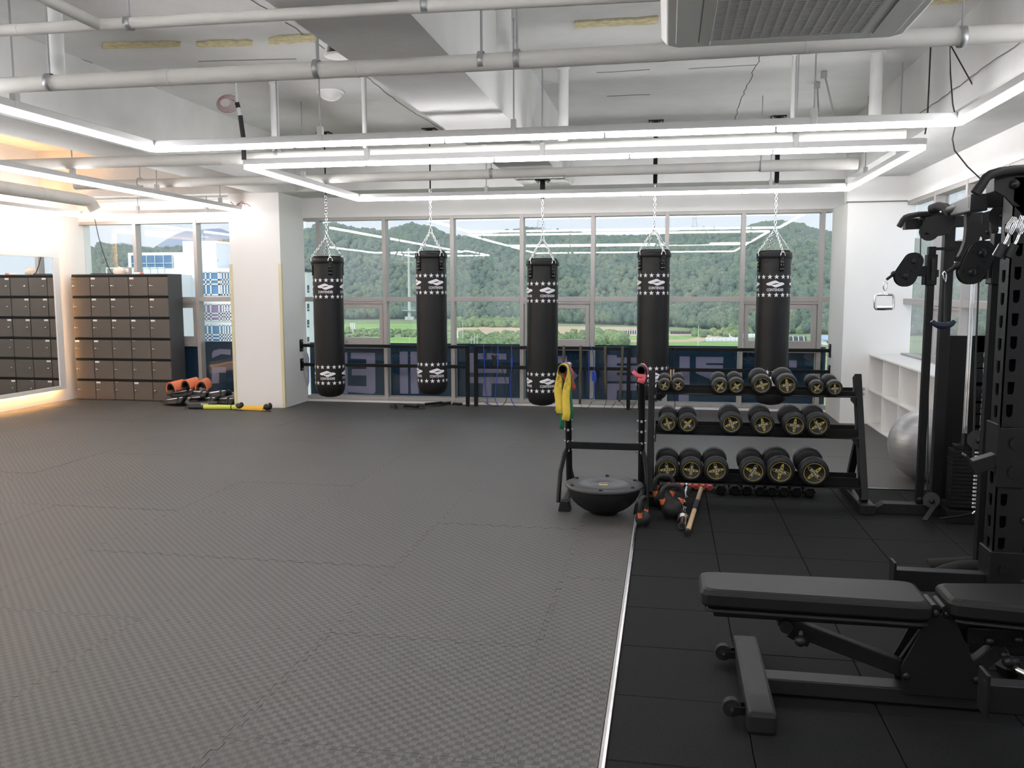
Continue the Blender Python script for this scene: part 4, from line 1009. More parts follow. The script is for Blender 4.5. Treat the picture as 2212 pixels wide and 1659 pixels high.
# ---------------------------------------------------------------- kettlebells
def kettlebell(label, x, y, r, rz, h):
    t = thing('kettlebell', label, 'kettlebell', (x, y, 0), 'black kettlebells with orange rings')
    c, s = math.cos(rz), math.sin(rz); T = lambda u, z: V((x+c*u, y+s*u, z))
    prof = [(1e-5, 0), (r*.55, 0)]+[(r*math.cos(a), r*.93+r*math.sin(a)) for a in [(-60+k*150/12)*PI/180 for k in range(13)]]+[(1e-5, r*1.93)]
    MB().lathe(prof, (x, y, 0), 28).build('bell', 'rubber_head', t)
    w = r*.98; zb = r*1.52; zt = zb+h
    pts = [T(-r*.58, r*1.25), T(-w*.86, zb), T(-w, zb+.30*h), T(-w*.98, zb+.55*h), T(-w*.86, zb+.80*h), T(-w*.6, zb+.95*h), T(-w*.25, zt), T(w*.25, zt), T(w*.6, zb+.95*h), T(w*.86, zb+.80*h), T(w*.98, zb+.55*h), T(w, zb+.30*h), T(w*.86, zb), T(r*.58, r*1.25)]
    q = []
    for i in range(len(pts)-1): q += [pts[i].lerp(pts[i+1], k/3) for k in range(3)]
    q.append(pts[-1])
    for _ in range(3): q = [q[0]]+[(q[i-1]+q[i]*2+q[i+1])/4 for i in range(1, len(q)-1)]+[q[-1]]
    hr = r*.19+.004
    hn = MB().tube(q, hr, 12).build('handle', 'rubber_head', t)
    for u in (-1, 1):
        a = T(u*w*.80, zb-.015); b = T(u*w*.95, zb+.022); d = b-a
        MB().cyl(a, b, hr*1.13, seg=14).build('colour_ring', 'orange_ring', hn)
p = Fz(1451, 1120); kettlebell('front black kettlebell of the cluster left of the chrome bar', p.x, p.y+.02, .077, .25, .115)
p = Fz(1436, 1104); kettlebell('middle black kettlebell of the cluster, just behind the front one', p.x-.01, p.y+.09, .070, .15, .135)
p = Fz(1424, 1090); kettlebell('rear black kettlebell of the cluster, against the rack foot', p.x+.045, p.y+.13, .066, .05, .12)
p = Fz(1388.5, 1137); kettlebell('single small black kettlebell by the metal edging next to the half ball', p.x, p.y+.02, .053, 1.15, .115)

# ---------------------------------------------------------------- chrome curl bar and wooden stick lying on the floor
t = thing('curl_bar', 'chrome zigzag curl bar lying on the rubber tiles beside the kettlebells', 'barbell', Fz(1476, 1100))
zr = .036; e0 = Fz(1473, 1147, 0); e0.z = zr; e1 = Fz(1482.5, 1054, 0); e1.z = zr; ax_ = (e1-e0).normalized(); L = (e1-e0).length; sd = ax_.cross(V((0, 0, 1)))
A_ = lambda u, v=0, w=0: e0+ax_*u+sd*v+V((0, 0, w))
for a, b in ((0, .20), (L-.20, L)):
    sl = MB().cyl(A_(a), A_(b), .025, seg=24).build('sleeve', 'chrome', t, .002)
    q = a if a == 0 else b; MB().cyl(A_(q-.0015 if a == 0 else q), A_(q if a == 0 else q+.0015), .019, seg=20).build('end_cap', 'grey_steel', sl)
for u0, u1 in ((.20, .235), (L-.235, L-.20)): MB().cyl(A_(u0), A_(u1), .036, seg=24).build('inner_collar', 'chrome', t, .004)
MB().tube([A_(.23), A_(.44, .0), A_(.46, .012), A_(.56, -.045), A_(.585, -.045), A_(L/2-.03, 0), A_(L/2+.03, 0), A_(L-.585, -.045), A_(L-.56, -.045), A_(L-.46, .012), A_(L-.44, 0), A_(L-.23)], .0135, 12).build('shaft', 'chrome', t)
t = thing('wooden_stick', 'pale wooden stick with black grip lying on the floor against the curl bar', 'stick', Fz(1500, 1100))
zr = .017; a = Fz(1484, 1157, 0); a.z = zr; b = Fz(1517, 1052, 0); b.z = zr; d = b-a
MB().cyl(a, b, .0165, seg=16).build('shaft', 'wood_pale', t)
MB().cyl(a+d*.42, a+d*.60, .0195, seg=16).build('grip', 'band_black', t, .002)
MB().cyl(a-d.normalized()*.012, a+d*.035, .0185, seg=16).build('end_cap', 'rubber_black', t, .003)

# ---------------------------------------------------------------- half balance ball, dome down
p = Fz(1303, 1112); bx0_, by0_ = p.x, p.y+.05
t = thing('balance_ball', 'black half balance ball lying dome down in front of the dip stand', 'balance ball', (bx0_, by0_, 0)); RB_ = .268; HB = .205
prof = [(1e-5, 0), (.05, .001), (.10, .010)]+[(RB_*.97*math.sin(a), HB-HB*.99*math.cos(a)) for a in [.42+k*(PI/2-.42)/12 for k in range(13)]]
MB().lathe(prof, (bx0_, by0_, 0), 48).build('dome', 'rubber_black', t)
MB().lathe([(RB_*.95, HB-.012), (RB_+.004, HB-.010), (RB_+.012, HB), (RB_+.008, HB+.012), (RB_-.02, HB+.016), (.195, HB+.010), (.19, HB+.012), (.045, HB+.014), (.042, HB+.002), (1e-5, HB+.002)], (bx0_, by0_, 0), 48).build('platform', 'grey_vinyl', t)
MB().lathe([(.05, HB+.0135), (.05, HB+.0165), (.165, HB+.0155), (.175, HB+.0125)], (bx0_, by0_, 0), 40).build('centre_disc', 'centre_grey', t)
for k in range(6):
    a = k*PI/3+.5; MB().box(bx0_+.245*math.cos(a)-.012, bx0_+.245*math.cos(a)+.012, by0_+.245*math.sin(a)-.010, by0_+.245*math.sin(a)+.010, HB+.010, HB+.024).build('grip_lug', 'rubber_black', t, .003)
MB().box(bx0_-.03, bx0_+.03, by0_-.072, by0_-.056, HB+.0150, HB+.0172).build('warning_label', 'band_yellow', t)

# ---------------------------------------------------------------- dip stand with resistance bands
t = thing('dip_stand', 'black tubular dip stand with a cross bar behind the half ball', 'dip stand', (-.3, 6.5, 0))
hz = 1.045
DX = []
for side, (fx, tx_) in enumerate(((1238, 1218), (1391, 1381))):
    hf = Fy(tx_, 791 if side == 0 else 797, 5.95); base = Fz(fx, 1058); 
    hf.z = hz; xb = (hf.x+base.x)/2; DX.append(xb); yh = 5.95
    MB().tube([(xb, 6.42, .12), (xb, 6.36, .45), (xb, 6.28, .80), (xb, 6.22, .96), (xb, 6.17, 1.015), (xb, 6.1, hz), (xb, yh, hz)], .024, 12).build('upright', 'black_steel', t)
    hg = MB().cyl((xb, yh, hz), (xb, 6.14, hz), .030, seg=16).build('grip', 'rubber_black', t, .004)
    MB().tube([(xb, 6.1, hz), (xb, 6.30, hz-.0), (xb, 6.36, hz-.005)], .022, 12).build('grip_end', 'alu_bright', t)
    o = -1 if side == 0 else 1
    MB().tube([(xb+.008*o, 6.37, .42), (xb+.025*o, 6.30, .38), (xb+.045*o, 6.22, .26), (xb+.05*o, 6.16, .10), (xb+.05*o, 6.14, .05)], .017, 10).build('front_brace', 'black_steel', t)
    MB().tube([(xb, 6.40, .30), (xb+.01*o, 6.55, .22), (xb, 6.78, .05)], .017, 10).build('rear_brace', 'black_steel', t)
    MB().beam((xb, 6.10, .06), (xb, 6.80, .06), .04, .04).build('skid', 'black_steel', t, .004)
    for yy in (6.13, 6.78):
        b = MB(); b.add([V((xb+sx*(.045 if z == 0 else .03), yy+sy*.05, z)) for z in (0, .075) for sy in (-1, 1) for sx in (-1, 1)], [(0, 2, 3, 1), (4, 5, 7, 6), (0, 1, 5, 4), (2, 6, 7, 3), (0, 4, 6, 2), (1, 3, 7, 5)]); b.build('rubber_foot', 'rubber_black', t, .005)
    m = MB()
    for zz, yy in ((.64, 6.315), (.56, 6.335), (.47, 6.352), (.40, 6.365)): m.cyl((xb-.034, yy, zz), (xb+.034, yy, zz), .008, seg=8); m.cyl((xb, yy-.030, zz), (xb, yy-.02, zz), .010, seg=8)
    m.build('bolts', 'galv', t)
zc = Fy(1310, 963, 6.32).z
MB().box(DX[0], DX[1], 6.30, 6.345, zc-.026, zc+.026).build('cross_bar', 'black_steel', t, .004)
# bands: each a flat rubber loop laid over a grip
def band(label, m, xg, ya, tails, wid, th=.004, g='resistance bands on the dip stand'):
    t = thing('resistance_band', label, 'resistance band', (xg, ya, hz), g)
    for (xe, ye, ze, w1, side) in tails:
        arc = [V((xg+side*.034*math.sin(a), ya, hz+.034*math.cos(a))) for a in [k*PI/2/5 for k in range(-1, 6)]]
        e = V((xe, ye, ze)); s0 = arc[-1]; n = 7
        pts = arc+[s0.lerp(e, k/n)+V((.006*math.sin(k*1.3), 0, 0)) for k in range(1, n+1)]
        wd = [V((.05*side, 1, 0))]*len(arc)+[V((min(1, k/3), 1-min(1, k/3)*.95, 0)) for k in range(1, n+1)]
        ww = [wid]*len(arc)+[wid+(w1-wid)*k/n for k in range(1, n+1)]
        MB().ribbon(pts, ww, th, wd).build('band_strip', m, t)
    return t
xg = DX[0]
dn = lambda px_, py_, y=6.0: Fy(px_, py_, y)
def tl(px_, py_, w_, side, y=5.99): q = dn(px_, py_, y); return (q.x, q.y, q.z, w_, side)
band('yellow resistance band draped over the left grip of the dip stand', 'band_yellow', xg, 5.99, [tl(1209, 893, .052, -1), tl(1221, 908, .055, 1, 5.98), tl(1203, 888, .03, -1, 6.0)], .05)
band('green resistance band hanging behind the yellow one on the left grip', 'band_green', xg, 6.05, [tl(1213, 927, .03, -1, 6.05), tl(1233, 905, .032, 1, 6.05)], .04)
band('red resistance band hanging furthest back on the left grip', 'band_red', xg+.004, 6.10, [tl(1238, 842, .03, 1, 6.10), tl(1233, 838, .02, -1, 6.11)], .035)
t = thing('resistance_band', 'pink and black resistance band wound round the right grip of the dip stand', 'resistance band', (DX[1], 5.99, hz), 'resistance bands on the dip stand')
xg = DX[1]
q = [V((xg+.040*math.sin(a), 5.985, hz-.012+.052*math.cos(a))) for a in [k*2*PI/20 for k in range(21)]]
MB().ribbon(q, .045, .004, V((0, 1, 0))).build('black_side', 'band_black', t)
q = [V((xg+.0465*math.sin(a), 5.98, hz-.016+.060*math.cos(a))) for a in [.2+k*2.3/12 for k in range(13)]]
MB().ribbon(q, .05, .004, V((0, 1, 0))).build('pink_side', 'band_pink', t)
def strip(pp, m, w, wd): MB().ribbon([dn(a, b, c) for a, b, c in pp], w, .004, wd).build('band_strip', m, t)
strip([(1367, 802, 5.955), (1373, 809, 5.95), (1383, 813, 5.94), (1394, 817, 5.945)], 'band_pink', .028, V((.3, 0, 1)))
strip([(1393, 800, 5.96), (1391, 812, 5.955), (1384, 822, 5.95), (1374, 825, 5.945)], 'band_black', .04, V((1, 0, -.4)))
strip([(1388, 808, 5.95), (1386, 820, 5.94), (1383, 827, 5.94)], 'band_pink', .05, V((1, 0, .3)))
# ================================================================ ADJUSTABLE BENCH
t = thing('weight_bench', 'black adjustable weight bench with padded back on the rubber tiles', 'bench', (.75, 3.42, 0))
YBN = 3.42                                                    # centre line
def slab_pad(name, m, x0, x1, hw0, hw1, zb, zt, yc, par, ch=.05):
    """padded board: rounded outline in plan, crowned edges"""
    pl = []
    def corner(x, y, sx, sy):
        out = []
        for k in range(4):
            a = k*PI/6; out.append((x-sx*ch*(1-math.sin(a)) if False else x-sx*ch+sx*ch*math.cos(PI/2-a if True else a), y-sy*ch*.7+sy*ch*.7*math.sin(PI/2-a)))
        return out
    P = []
    P += [(x, y) for x, y in corner(x1, hw1, 1, 1)]
    P += [(x, y) for x, y in reversed(corner(x1, -hw1, 1, -1))]
    P += [(x, y) for x, y in corner(x0, -hw0, -1, -1)]
    P += [(x, y) for x, y in reversed(corner(x0, hw0, -1, 1))]
    cx = (x0+x1)/2; b = MB(); n = len(P); lev = [(-.012, zb), (0, zb+.012), (0, zt-.020), (-.007, zt-.006), (-.022, zt)]
    vs = []
    for ins, z in lev:
        for x, y in P:
            sx = (x-cx)/((x1-x0)/2); vs.append(V((x+ins*sx, yc+y+ins*(1 if y > 0 else -1), z)))
    fs = []
    for i in range(len(lev)-1): fs += [(i*n+k, i*n+(k+1) % n, (i+1)*n+(k+1) % n, (i+1)*n+k) for k in range(n)]
    fs += [tuple(range(n))[::-1], tuple(range((len(lev)-1)*n, len(lev)*n))]
    b.add(vs, fs, False); return b.build(name, m, par, .004)
bp = slab_pad('back_pad', 'pad_leather', .145, .985, .125, .140, .375, .447, YBN, t)
slab_pad('pad_board', 'black_steel', .165, .975, .115, .13, .352, .374, YBN, t, .04)
sp = slab_pad('seat_pad', 'pad_leather', 1.045, 1.50, .115, .16, .385, .457, YBN, t, .06)
slab_pad('seat_board', 'black_steel', 1.065, 1.49, .10, .15, .360, .384, YBN, t, .05)
MB().beam((.20, YBN, .330), (1.02, YBN, .330), .06, .044).build('back_tube', 'black_steel', t, .004)
MB().beam((1.07, YBN, .340), (1.45, YBN, .340), .06, .04).build('seat_tube', 'black_steel', t, .004)
# base: long spine, front T foot, rear foot
MB().box(.40, 1.62, YBN-.045, YBN+.045, .012, .075).build('spine', 'grey_steel', t, .006)
MB().box(.310, .415, YBN-.36, YBN+.37, .0, .082).build('foot', 'grey_steel', t, .014)
MB().box(1.60, 1.69, YBN-.30, YBN+.30, .0, .082).build('foot', 'grey_steel', t, .014)
for yy in (YBN-.25, YBN+.25):
    w_ = MB().cyl((.262, yy-.016, .048), (.262, yy+.016, .048), .034, seg=20).build('wheel', 'rubber_black', t, .004)
    MB().cyl((.262, yy-.020, .048), (.262, yy+.020, .048), .019, seg=16).build('wheel_hub', 'grey_steel', w_)
    MB().cyl((.262, yy-.026, .048), (.262, yy+.026, .048), .007, seg=10).build('axle_bolt', 'chrome', w_)
    MB().box(.262, .315, yy-.024, yy-.018, .028, .06).build('wheel_bracket', 'black_steel', t, .002); MB().box(.262, .315, yy+.018, yy+.024, .028, .06).build('wheel_bracket', 'black_steel', t, .002)
# side plates (trapezoid gussets) either side of the spine
def bpx(x, y, yy): return Fy(x, y, yy)
for yy in (YBN-.062, YBN+.052):
    s0 = [(1947, 1440), (1950, 1500), (2118, 1512), (2118, 1466), (2062, 1335), (2050, 1327), (2012, 1325)]
    P = [Fy(x, y, YBN-.062) for x, y in s0]
    MB().prism([V((p.x, yy, p.z)) for p in P], (0, .010, 0)).build('gusset_plate', 'black_steel_satin', t, .002)
for x, y in ((2022, 1322), (2048, 1324)):
    p = Fy(x, y, YBN-.07); MB().cyl((p.x, YBN-.058, p.z), (p.x, YBN+.058, p.z), .024, seg=16).build('pivot_tube', 'black_steel_satin', t, .003)
    b = MB(); b.ball((p.x, YBN-.064, p.z-.008), .0155, 14, 8, (1, .7, 1)); b.build('pivot_bolt', 'black_gloss', t)
for x, y in ((1959, 1462), (2112, 1470)):
    p = Fy(x, y, YBN-.07); MB().ball((p.x, YBN-.064, p.z), .015, 14, 8, (1, .7, 1)).build('pivot_bolt', 'black_gloss', t)
# strut of the back rest with its pull pin
a = Fy(1697, 1352, YBN-.03); b_ = Fy(1955, 1450, YBN-.03)
MB().beam((a.x, YBN, a.z), (b_.x, YBN, b_.z), .05, .062).build('back_strut', 'black_steel_satin', t, .004)
MB().beam((a.x+.02, YBN, a.z-.012), (a.x+.1, YBN, a.z-.05), .06, .072).build('strut_sleeve', 'black_steel', t, .004)
MB().cyl((a.x, YBN-.055, a.z+.004), (a.x, YBN+.055, a.z+.004), .026, seg=16).build('strut_hinge', 'black_gloss', t, .004)
MB().box(a.x-.03, a.x+.03, YBN-.04, YBN+.04, a.z, .31).build('hinge_bracket', 'black_steel', t, .003)
p = Fy(1730, 1388, YBN-.09); MB().ball((p.x, YBN-.075, p.z), .0225, 18, 10).build('pull_knob', 'black_gloss', t)
MB().cyl((p.x, YBN-.07, p.z), (p.x+.01, YBN-.02, p.z+.02), .008, seg=8).build('pull_pin', 'galv', t)
a = Fy(1950, 1430, YBN+.03); c_ = Fy(2010, 1345, YBN+.03)
MB().beam((a.x, YBN+.02, a.z), (c_.x, YBN+.02, c_.z), .02, .05).build('rear_strut', 'black_steel', t, .003)
a = Fy(2095, 1450, YBN); c_ = Fy(2165, 1392, YBN)
MB().beam((a.x-.05, YBN, a.z-.04), (c_.x, YBN, c_.z), .05, .055).build('seat_strut', 'grey_steel', t, .004)
p = Fy(2181, 1432, YBN-.09); MB().ball((p.x, YBN-.08, p.z), .0225, 18, 10).build('pull_knob', 'black_gloss', t)
p = Fy(2170, 1415, YBN-.05); MB().ball((p.x, YBN-.05, p.z), .016, 14, 8).build('pull_pin', 'black_gloss', t)
for x, y in ((2140, 1387), (2202, 1384)):
    p = Fy(x, y, YBN-.07); MB().ball((p.x, YBN-.06, p.z), .016, 14, 8).build('pivot_bolt', 'black_gloss', t)
MB().box(1.13, 1.40, YBN-.05, YBN+.05, .27, .335).build('seat_bracket', 'black_steel', t, .004)

# ================================================================ POWER RACK (front upright, arms) at the right edge
UX0, UX1, UY0, UY1 = 1.416, 1.546, 3.98, 4.10
t = thing('power_rack', 'black power rack upright with keyhole slots and arms, at right edge', 'rack', (UX0, UY0, 0))
ZTOP = 2.06
SLOT = [.20+.0975*k for k in range(0, 18)]
def slot_plate(name, org, u, n, W, cx, sw, sh, slots, z0, z1, par, thick=.006):
    """steel plate with real U-shaped slots cut through it"""
    b = MB(); org, u, n = V(org), V(u), V(n); up = V((0, 0, 1))
    def q(x0, x1, a0, a1):
        if x1-x0 > 1e-5 and a1-a0 > 1e-5: b.prism([org+u*x0+up*a0, org+u*x1+up*a0, org+u*x1+up*a1, org+u*x0+up*a1], n*thick)
    z = z0
    for s in slots:
        a0, a1 = s-sh/2, s+sh/2
        q(0, W, z, a0); q(0, cx-sw/2, a0, a1); q(cx+sw/2, W, a0, a1)
        for sg in (-1, 1):                       # rounded lower corners
            r = sw/2; cpt = [(cx+sg*sw/2, a0)]+[(cx+sg*r*math.cos(t_), a0+r-r*math.sin(t_)) for t_ in [k*PI/2/4 for k in range(5)]]
            P = [org+u*x+up*z_ for x, z_ in cpt]
            if sg < 0: P.reverse()
            b.prism(P, n*thick)
        z = a1
    q(0, W, z, z1); return b.build(name, 'black_steel_satin', par)
slot_plate('slotted_face', (UX0, UY0, 0), (1, 0, 0), (0, 1, 0), .130, .034, .027, .055, SLOT, .0, ZTOP, t)
slot_plate('slotted_side', (UX0, UY1, 0), (0, -1, 0), (1, 0, 0), .120, .06, .040, .055, [s-.012 for s in SLOT], .0, ZTOP, t)
MB().box(UX1-.006, UX1, UY0, UY1, 0, ZTOP).build('column_side', 'black_steel_satin', t)
MB().box(UX0, UX1, UY1-.006, UY1, 0, ZTOP).build('column_back', 'black_steel', t)
MB().box(UX1+.004, UX1+.14, UY0-.004, UY1+.05, 0, ZTOP).build('column_cover', 'black_steel_satin', t, .003)
MB().box(UX0-.08, UX1+.75, UY0-.02, UY1+.02, 0, .06).build('base_rail', 'black_steel', t, .004)
for z in (.83, .33, .60, 1.75): MB().ball((UX1-.004, UY0-.004, z), .022, 14, 8, (1, .6, 1)).build('dome_bolt', 'black_gloss', t)
# low spotter arms (both uprights)
def arm(y, zc, lab):
    MB().box(1.03, UX0-.004, y-.03, y+.03, zc-.062, zc+.030).build('spotter_arm', 'black_steel_satin', t, .003)
    MB().box(1.018, 1.03, y-.04, y+.04, zc-.075, zc+.065).build('end_plate', 'black_steel_satin', t, .003)
arm(4.03, .315, '')
br = MB(); br.box(UX0-.012, UX1+.012, UY0-.014, UY1+.01, .20, .46); br.build('arm_bracket', 'black_steel_satin', t, .004)
MB().cyl((UX0+.045, UY0-.026, .38), (UX0+.045, UY0-.012, .38), .023, seg=6).build('bracket_bolt', 'black_steel_satin', t)
arm(2.88, .315, '')
MB().box(1.46, 1.59, 2.82, 2.94, 0, ZTOP).build('near_upright', 'black_steel_satin', t, .003)
# J-cup on the upright
zj = Fy(2160, 990, UY0).z
MB().box(UX0-.010, UX0+.10, UY0-.016, UY0-.004, zj-.125, zj+.135).build('hook_plate', 'black_steel_satin', t, .003)
MB().box(UX0-.014, UX0-.004, UY0-.016, UY1, zj-.03, zj+.15).build('hook_plate', 'black_steel_satin', t, .003)
b = MB(); b.prism([V((UX0-.012, UY0-.012, zj-.04)), V((UX0-.012, UY0-.012, zj+.02)), V((UX0-.105, UY0-.012, zj-.015)), V((UX0-.13, UY0-.012, zj+.015)), V((UX0-.135, UY0-.012, zj+.005)), V((UX0-.09, UY0-.012, zj-.075))], (0, .06, 0)); b.build('hook_cup', 'black_steel_satin', t, .003)
for z in (zj+.07, zj-.055): MB().cyl((UX0+.060, UY0-.026, z), (UX0+.060, UY0-.014, z), .026, seg=20).build('hook_bolt', 'black_steel_satin', t, .003)
# top: cross beam, gusset, pull-up grip
YT = 3.98
P = [Fy(x, y, YT) for x, y in ((2148, 388), (2148, 413), (2170, 425), (2212, 470), (2240, 470), (2240, 380), (2212, 378), (2180, 380))]
MB().prism(P, (0, .012, 0)).build('top_gusset', 'black_steel_satin', t, .003)
a = Fy(2150, 396, YT); MB().box(a.x, a.x+.5, YT+.012, YT+.11, a.z-.035, a.z+.045).build('top_beam', 'black_steel_satin', t, .004)
MB().ball(Fy(2192, 398, YT-.005), .020, 14, 8).build('dome_bolt', 'black_gloss', t)
gp = [Fy(2108, 417, YT-.06), Fy(2120, 400, YT-.06), Fy(2130, 384, YT-.06), Fy(2140, 377, YT-.055), Fy(2160, 371, YT-.04), Fy(2190, 367, YT-.02), Fy(2235, 364, YT)]
MB().tube(gp, .019, 14).build('pull_up_grip', 'rubber_black', t)
MB().tube([gp[0]+(gp[0]-gp[1]).normalized()*.003, gp[0], gp[1]], .0205, 14).build('grip_end', 'rubber_black', t)
# ================================================================ CABLE MACHINE behind the rack
YM = 6.45
t = thing('cable_machine', 'black double pulley cable machine with weight stack in the right corner', 'cable machine', (1.9, YM, 0))
m_ = lambda x, y, yy=YM: Fy(x, y, yy)
a = Fz(1884, 1103)
b = MB(); x0 = a.x; b.prism([V((x0, YM-.05, 0)), V((x0+.9, YM-.05, 0)), V((x0+.9, YM-.05, .075)), V((x0+.06, YM-.05, .075)), V((x0, YM-.05, .035))], (0, .10, 0)); b.build('base_foot', 'grey_steel', t, .004)
xr_ = m_(1985, 1085).x
zt = m_(2003, 533).z
MB().box(xr_-.024, xr_+.024, YM-.024, YM+.024, .07, zt).build('guide_rail', 'black_steel', t, .003)
MB().ball((xr_, YM-.03, .11), .022, 14, 8, (1, .6, 1)).build('dome_bolt', 'black_gloss', t)
MB().box(xr_+.02, xr_+.16, YM-.006, YM+.006, zt-.025, zt-.005).build('rail_tie', 'black_steel', t)
xc = m_(2021, 1075).x+.012; zc = m_(2044, 470).z
MB().box(xc-.034, xc+.034, YM+.02, YM+.09, .05, zc).build('main_column', 'black_steel_satin', t, .004)
MB().box(xc-.034, xc+.55, YM+.13, YM+.20, .0, .07).build('base_rail', 'black_steel', t, .004)
# sliding carriage
z0, z1 = m_(2000, 616).z, m_(2000, 550).z
MB().box(xr_-.034, xr_+.034, YM-.036, YM+.036, z0, z1).build('carriage', 'black_steel', t, .005)
MB().tube([(xr_+.004, YM-.045, z0+.03), (xr_+.004, YM-.052, (z0+z1)/2), (xr_+.004, YM-.045, z1-.03)], .014, 10).build('carriage_grip', 'grey_steel', t)
MB().box(xr_+.034, xr_+.05, YM-.02, YM+.02, (z0+z1)/2-.05, (z0+z1)/2).build('pop_pin', 'black_gloss', t, .003)
def pulley_housing(c1, c2, r1, r2, y, th, par, tip, m='black_steel_satin'):
    """stadium side plates with two wheels between, arm and ball stop"""
    d = (c2-c1); n = 20; a0 = math.atan2(d.z, d.x); P = []
    for k in range(n//2+1): a = a0+PI/2+PI*k/(n//2); P.append((c1.x+r1*math.cos(a), c1.z+r1*math.sin(a)))
    for k in range(n//2+1): a = a0-PI/2+PI*k/(n//2); P.append((c2.x+r2*math.cos(a), c2.z+r2*math.sin(a)))
    for s in (-1, 1): MB().prism([V((x, y+s*th-(.003 if s > 0 else 0), z)) for x, z in P], (0, .003, 0)).build('pulley_plate', m, par, .001)
    for c, r in ((c1, r1), (c2, r2)):
        MB().lathe([(.012, -th*.6), (r*.9, -th*.6), (r*.78, 0), (r*.9, th*.6), (.012, th*.6)], (c.x, y, c.z), 24, Matrix.Rotation(PI/2, 3, 'X')).build('pulley_wheel', 'black_gloss', par)
        MB().ball((c.x, y-th-.004, c.z), r*.32, 14, 8, (1, .5, 1)).build('axle_bolt', 'black_gloss', par)
        sl = MB()
        for a in (.6, .6+2*PI/3, .6+4*PI/3):
            q = [V((c.x+r*.68*math.cos(a+k*.12), y-th-.0012, c.z+r*.68*math.sin(a+k*.12))) for k in range(5)]
            sl.ribbon(q, .008, .0015, V((math.cos(a), 0, math.sin(a))))
        sl.build('plate_slots', 'void_black', par)['kind'] = 'stuff'
c1 = m_(1972, 565); c2 = m_(1954, 597)
pulley_housing(c1, c2, .062, .072, YM-.01, .026, t, None)
MB().box(c1.x+.02, xr_-.03, YM-.03, YM+.02, c2.z+.0, c2.z+.07).build('swivel_bracket', 'black_steel', t, .004)
MB().cyl((c1.x+.075, YM-.01, c2.z-.06), (c1.x+.075, YM-.01, c2.z+.06), .016, seg=12).build('swivel_pin', 'black_gloss', t)
a = m_(1931, 592); e = m_(1915, 604); MB().ball(a, .022, 16, 10).build('cable_ball', 'rubber_black', t); MB().cyl(a, e, .010, seg=10).build('cable_sleeve', 'rubber_black', t)
# spring hook and D handle
h = thing('pull_grip', 'chrome rectangular cable handle hanging on a spring hook by the white pier', 'cable handle', m_(1910, 640))
o_ = [m_(1913, 606), m_(1908, 612), m_(1909, 624), m_(1912, 629), m_(1915, 622), m_(1916, 612)]
MB().tube(o_, .0048, 8, True).build('spring_hook', 'alu_bright', h)
b = MB(); b.prism([m_(1902, 637), m_(1919, 637), m_(1914, 631), m_(1908, 631)], (0, .006, 0)); b.build('hook_plate', 'chrome', h, .001)
q = [m_(x, y) for x, y in ((1893, 637), (1890, 640), (1889.5, 650), (1889.5, 664), (1892, 667.5), (1910, 668), (1928, 667.5), (1930, 664), (1930.5, 650), (1930, 640), (1928, 637), (1910, 636.5))]
MB().tube(q, .0075, 8, True).build('handle_frame', 'chrome', h); MB().cyl(m_(1894, 665), m_(1926, 665), .0125, seg=14).build('handle_grip', 'alu_bright', h, .002)
# upper beam with horn grips and top pulleys
zb = m_(2000, 476).z
a = m_(1957, 477); b_ = m_(2100, 462)
MB().beam((a.x, YM+.05, a.z-.02), (b_.x, YM+.05, a.z-.005), .075, .075).build('top_beam', 'black_steel_satin', t, .004)
gp = [m_(1942, 490, 6.3), m_(1950, 476, 6.3), m_(1955, 470, 6.3), m_(1963, 467, 6.31), m_(1985, 463, 6.34), m_(2010, 462, 6.38)]
MB().tube(gp, .019, 12).build('pull_up_grip', 'rubber_black', t)
MB().tube([m_(2012, 452, 6.3), m_(2028, 447, 6.25), m_(2042, 450, 6.2), m_(2055, 463, 6.15)], .034, 14).build('pull_up_grip', 'rubber_black', t)
MB().ball(m_(2032, 458, 6.12), .008, 10, 6).build('rivet', 'alu_bright', t)
MB().cyl(m_(2028, 478, 6.42), m_(2028, 478, 6.36), .10, seg=28).build('top_pulley', 'black_gloss', t, .005)
MB().cyl(m_(2007, 500, 6.46), m_(2007, 500, 6.42), .064, seg=28).build('front_pulley', 'black_gloss', t, .005)
MB().ball(m_(2003, 501, 6.41), .018, 12, 8).build('axle_bolt', 'black_gloss', t); MB().ball(m_(1991, 473, 6.38), .02, 12, 8).build('axle_bolt', 'black_gloss', t)
MB().tube([m_(2045, 490, 6.4), m_(2045, 500, 6.4), m_(2043, 508, 6.4)], .02, 12).build('cable_spring', 'grey_steel', t)
# long top beams running towards the front rack
a = m_(2060, 455, 6.4); b_ = Fy(2115, 437, 4.25)
MB().beam(a, b_, .07, .075).build('long_top_beam', 'black_steel_satin', t, .004)
MB().tube([m_(2048, 455, 6.2), m_(2070, 447, 5.6), Fy(2096, 441, 4.8)], .025, 12).build('side_grip', 'rubber_black', t)
a = Fy(2098, 435, 4.3); MB().box(a.x, a.x+.32, 4.26, 4.34, a.z-.028, a.z+.030).build('front_top_beam', 'black_steel_satin', t, .004)
P = [(2088, 460), (2124, 458), (2125, 480), (2120, 505), (2112, 530), (2103, 552), (2095, 560), (2070, 555), (2078, 540), (2085, 520), (2088, 495)]
MB().prism([Fy(x, y, 5.2) for x, y in P], (0, .05, 0)).build('curved_arm', 'rubber_black', t, .004)
MB().cyl(Fy(2163, 466, 4.5), Fy(2163, 466, 4.56), .053, seg=28).build('front_pulley', 'grey_steel', t, .003); MB().ball(Fy(2167, 466, 4.49), .018, 12, 8).build('axle_bolt', 'black_gloss', t)
MB().cyl(Fy(2135, 497, 4.9), Fy(2135, 497, 4.95), .047, seg=28).build('front_pulley', 'black_gloss', t, .003); MB().ball(Fy(2136, 500, 4.88), .016, 12, 8).build('axle_bolt', 'black_gloss', t)
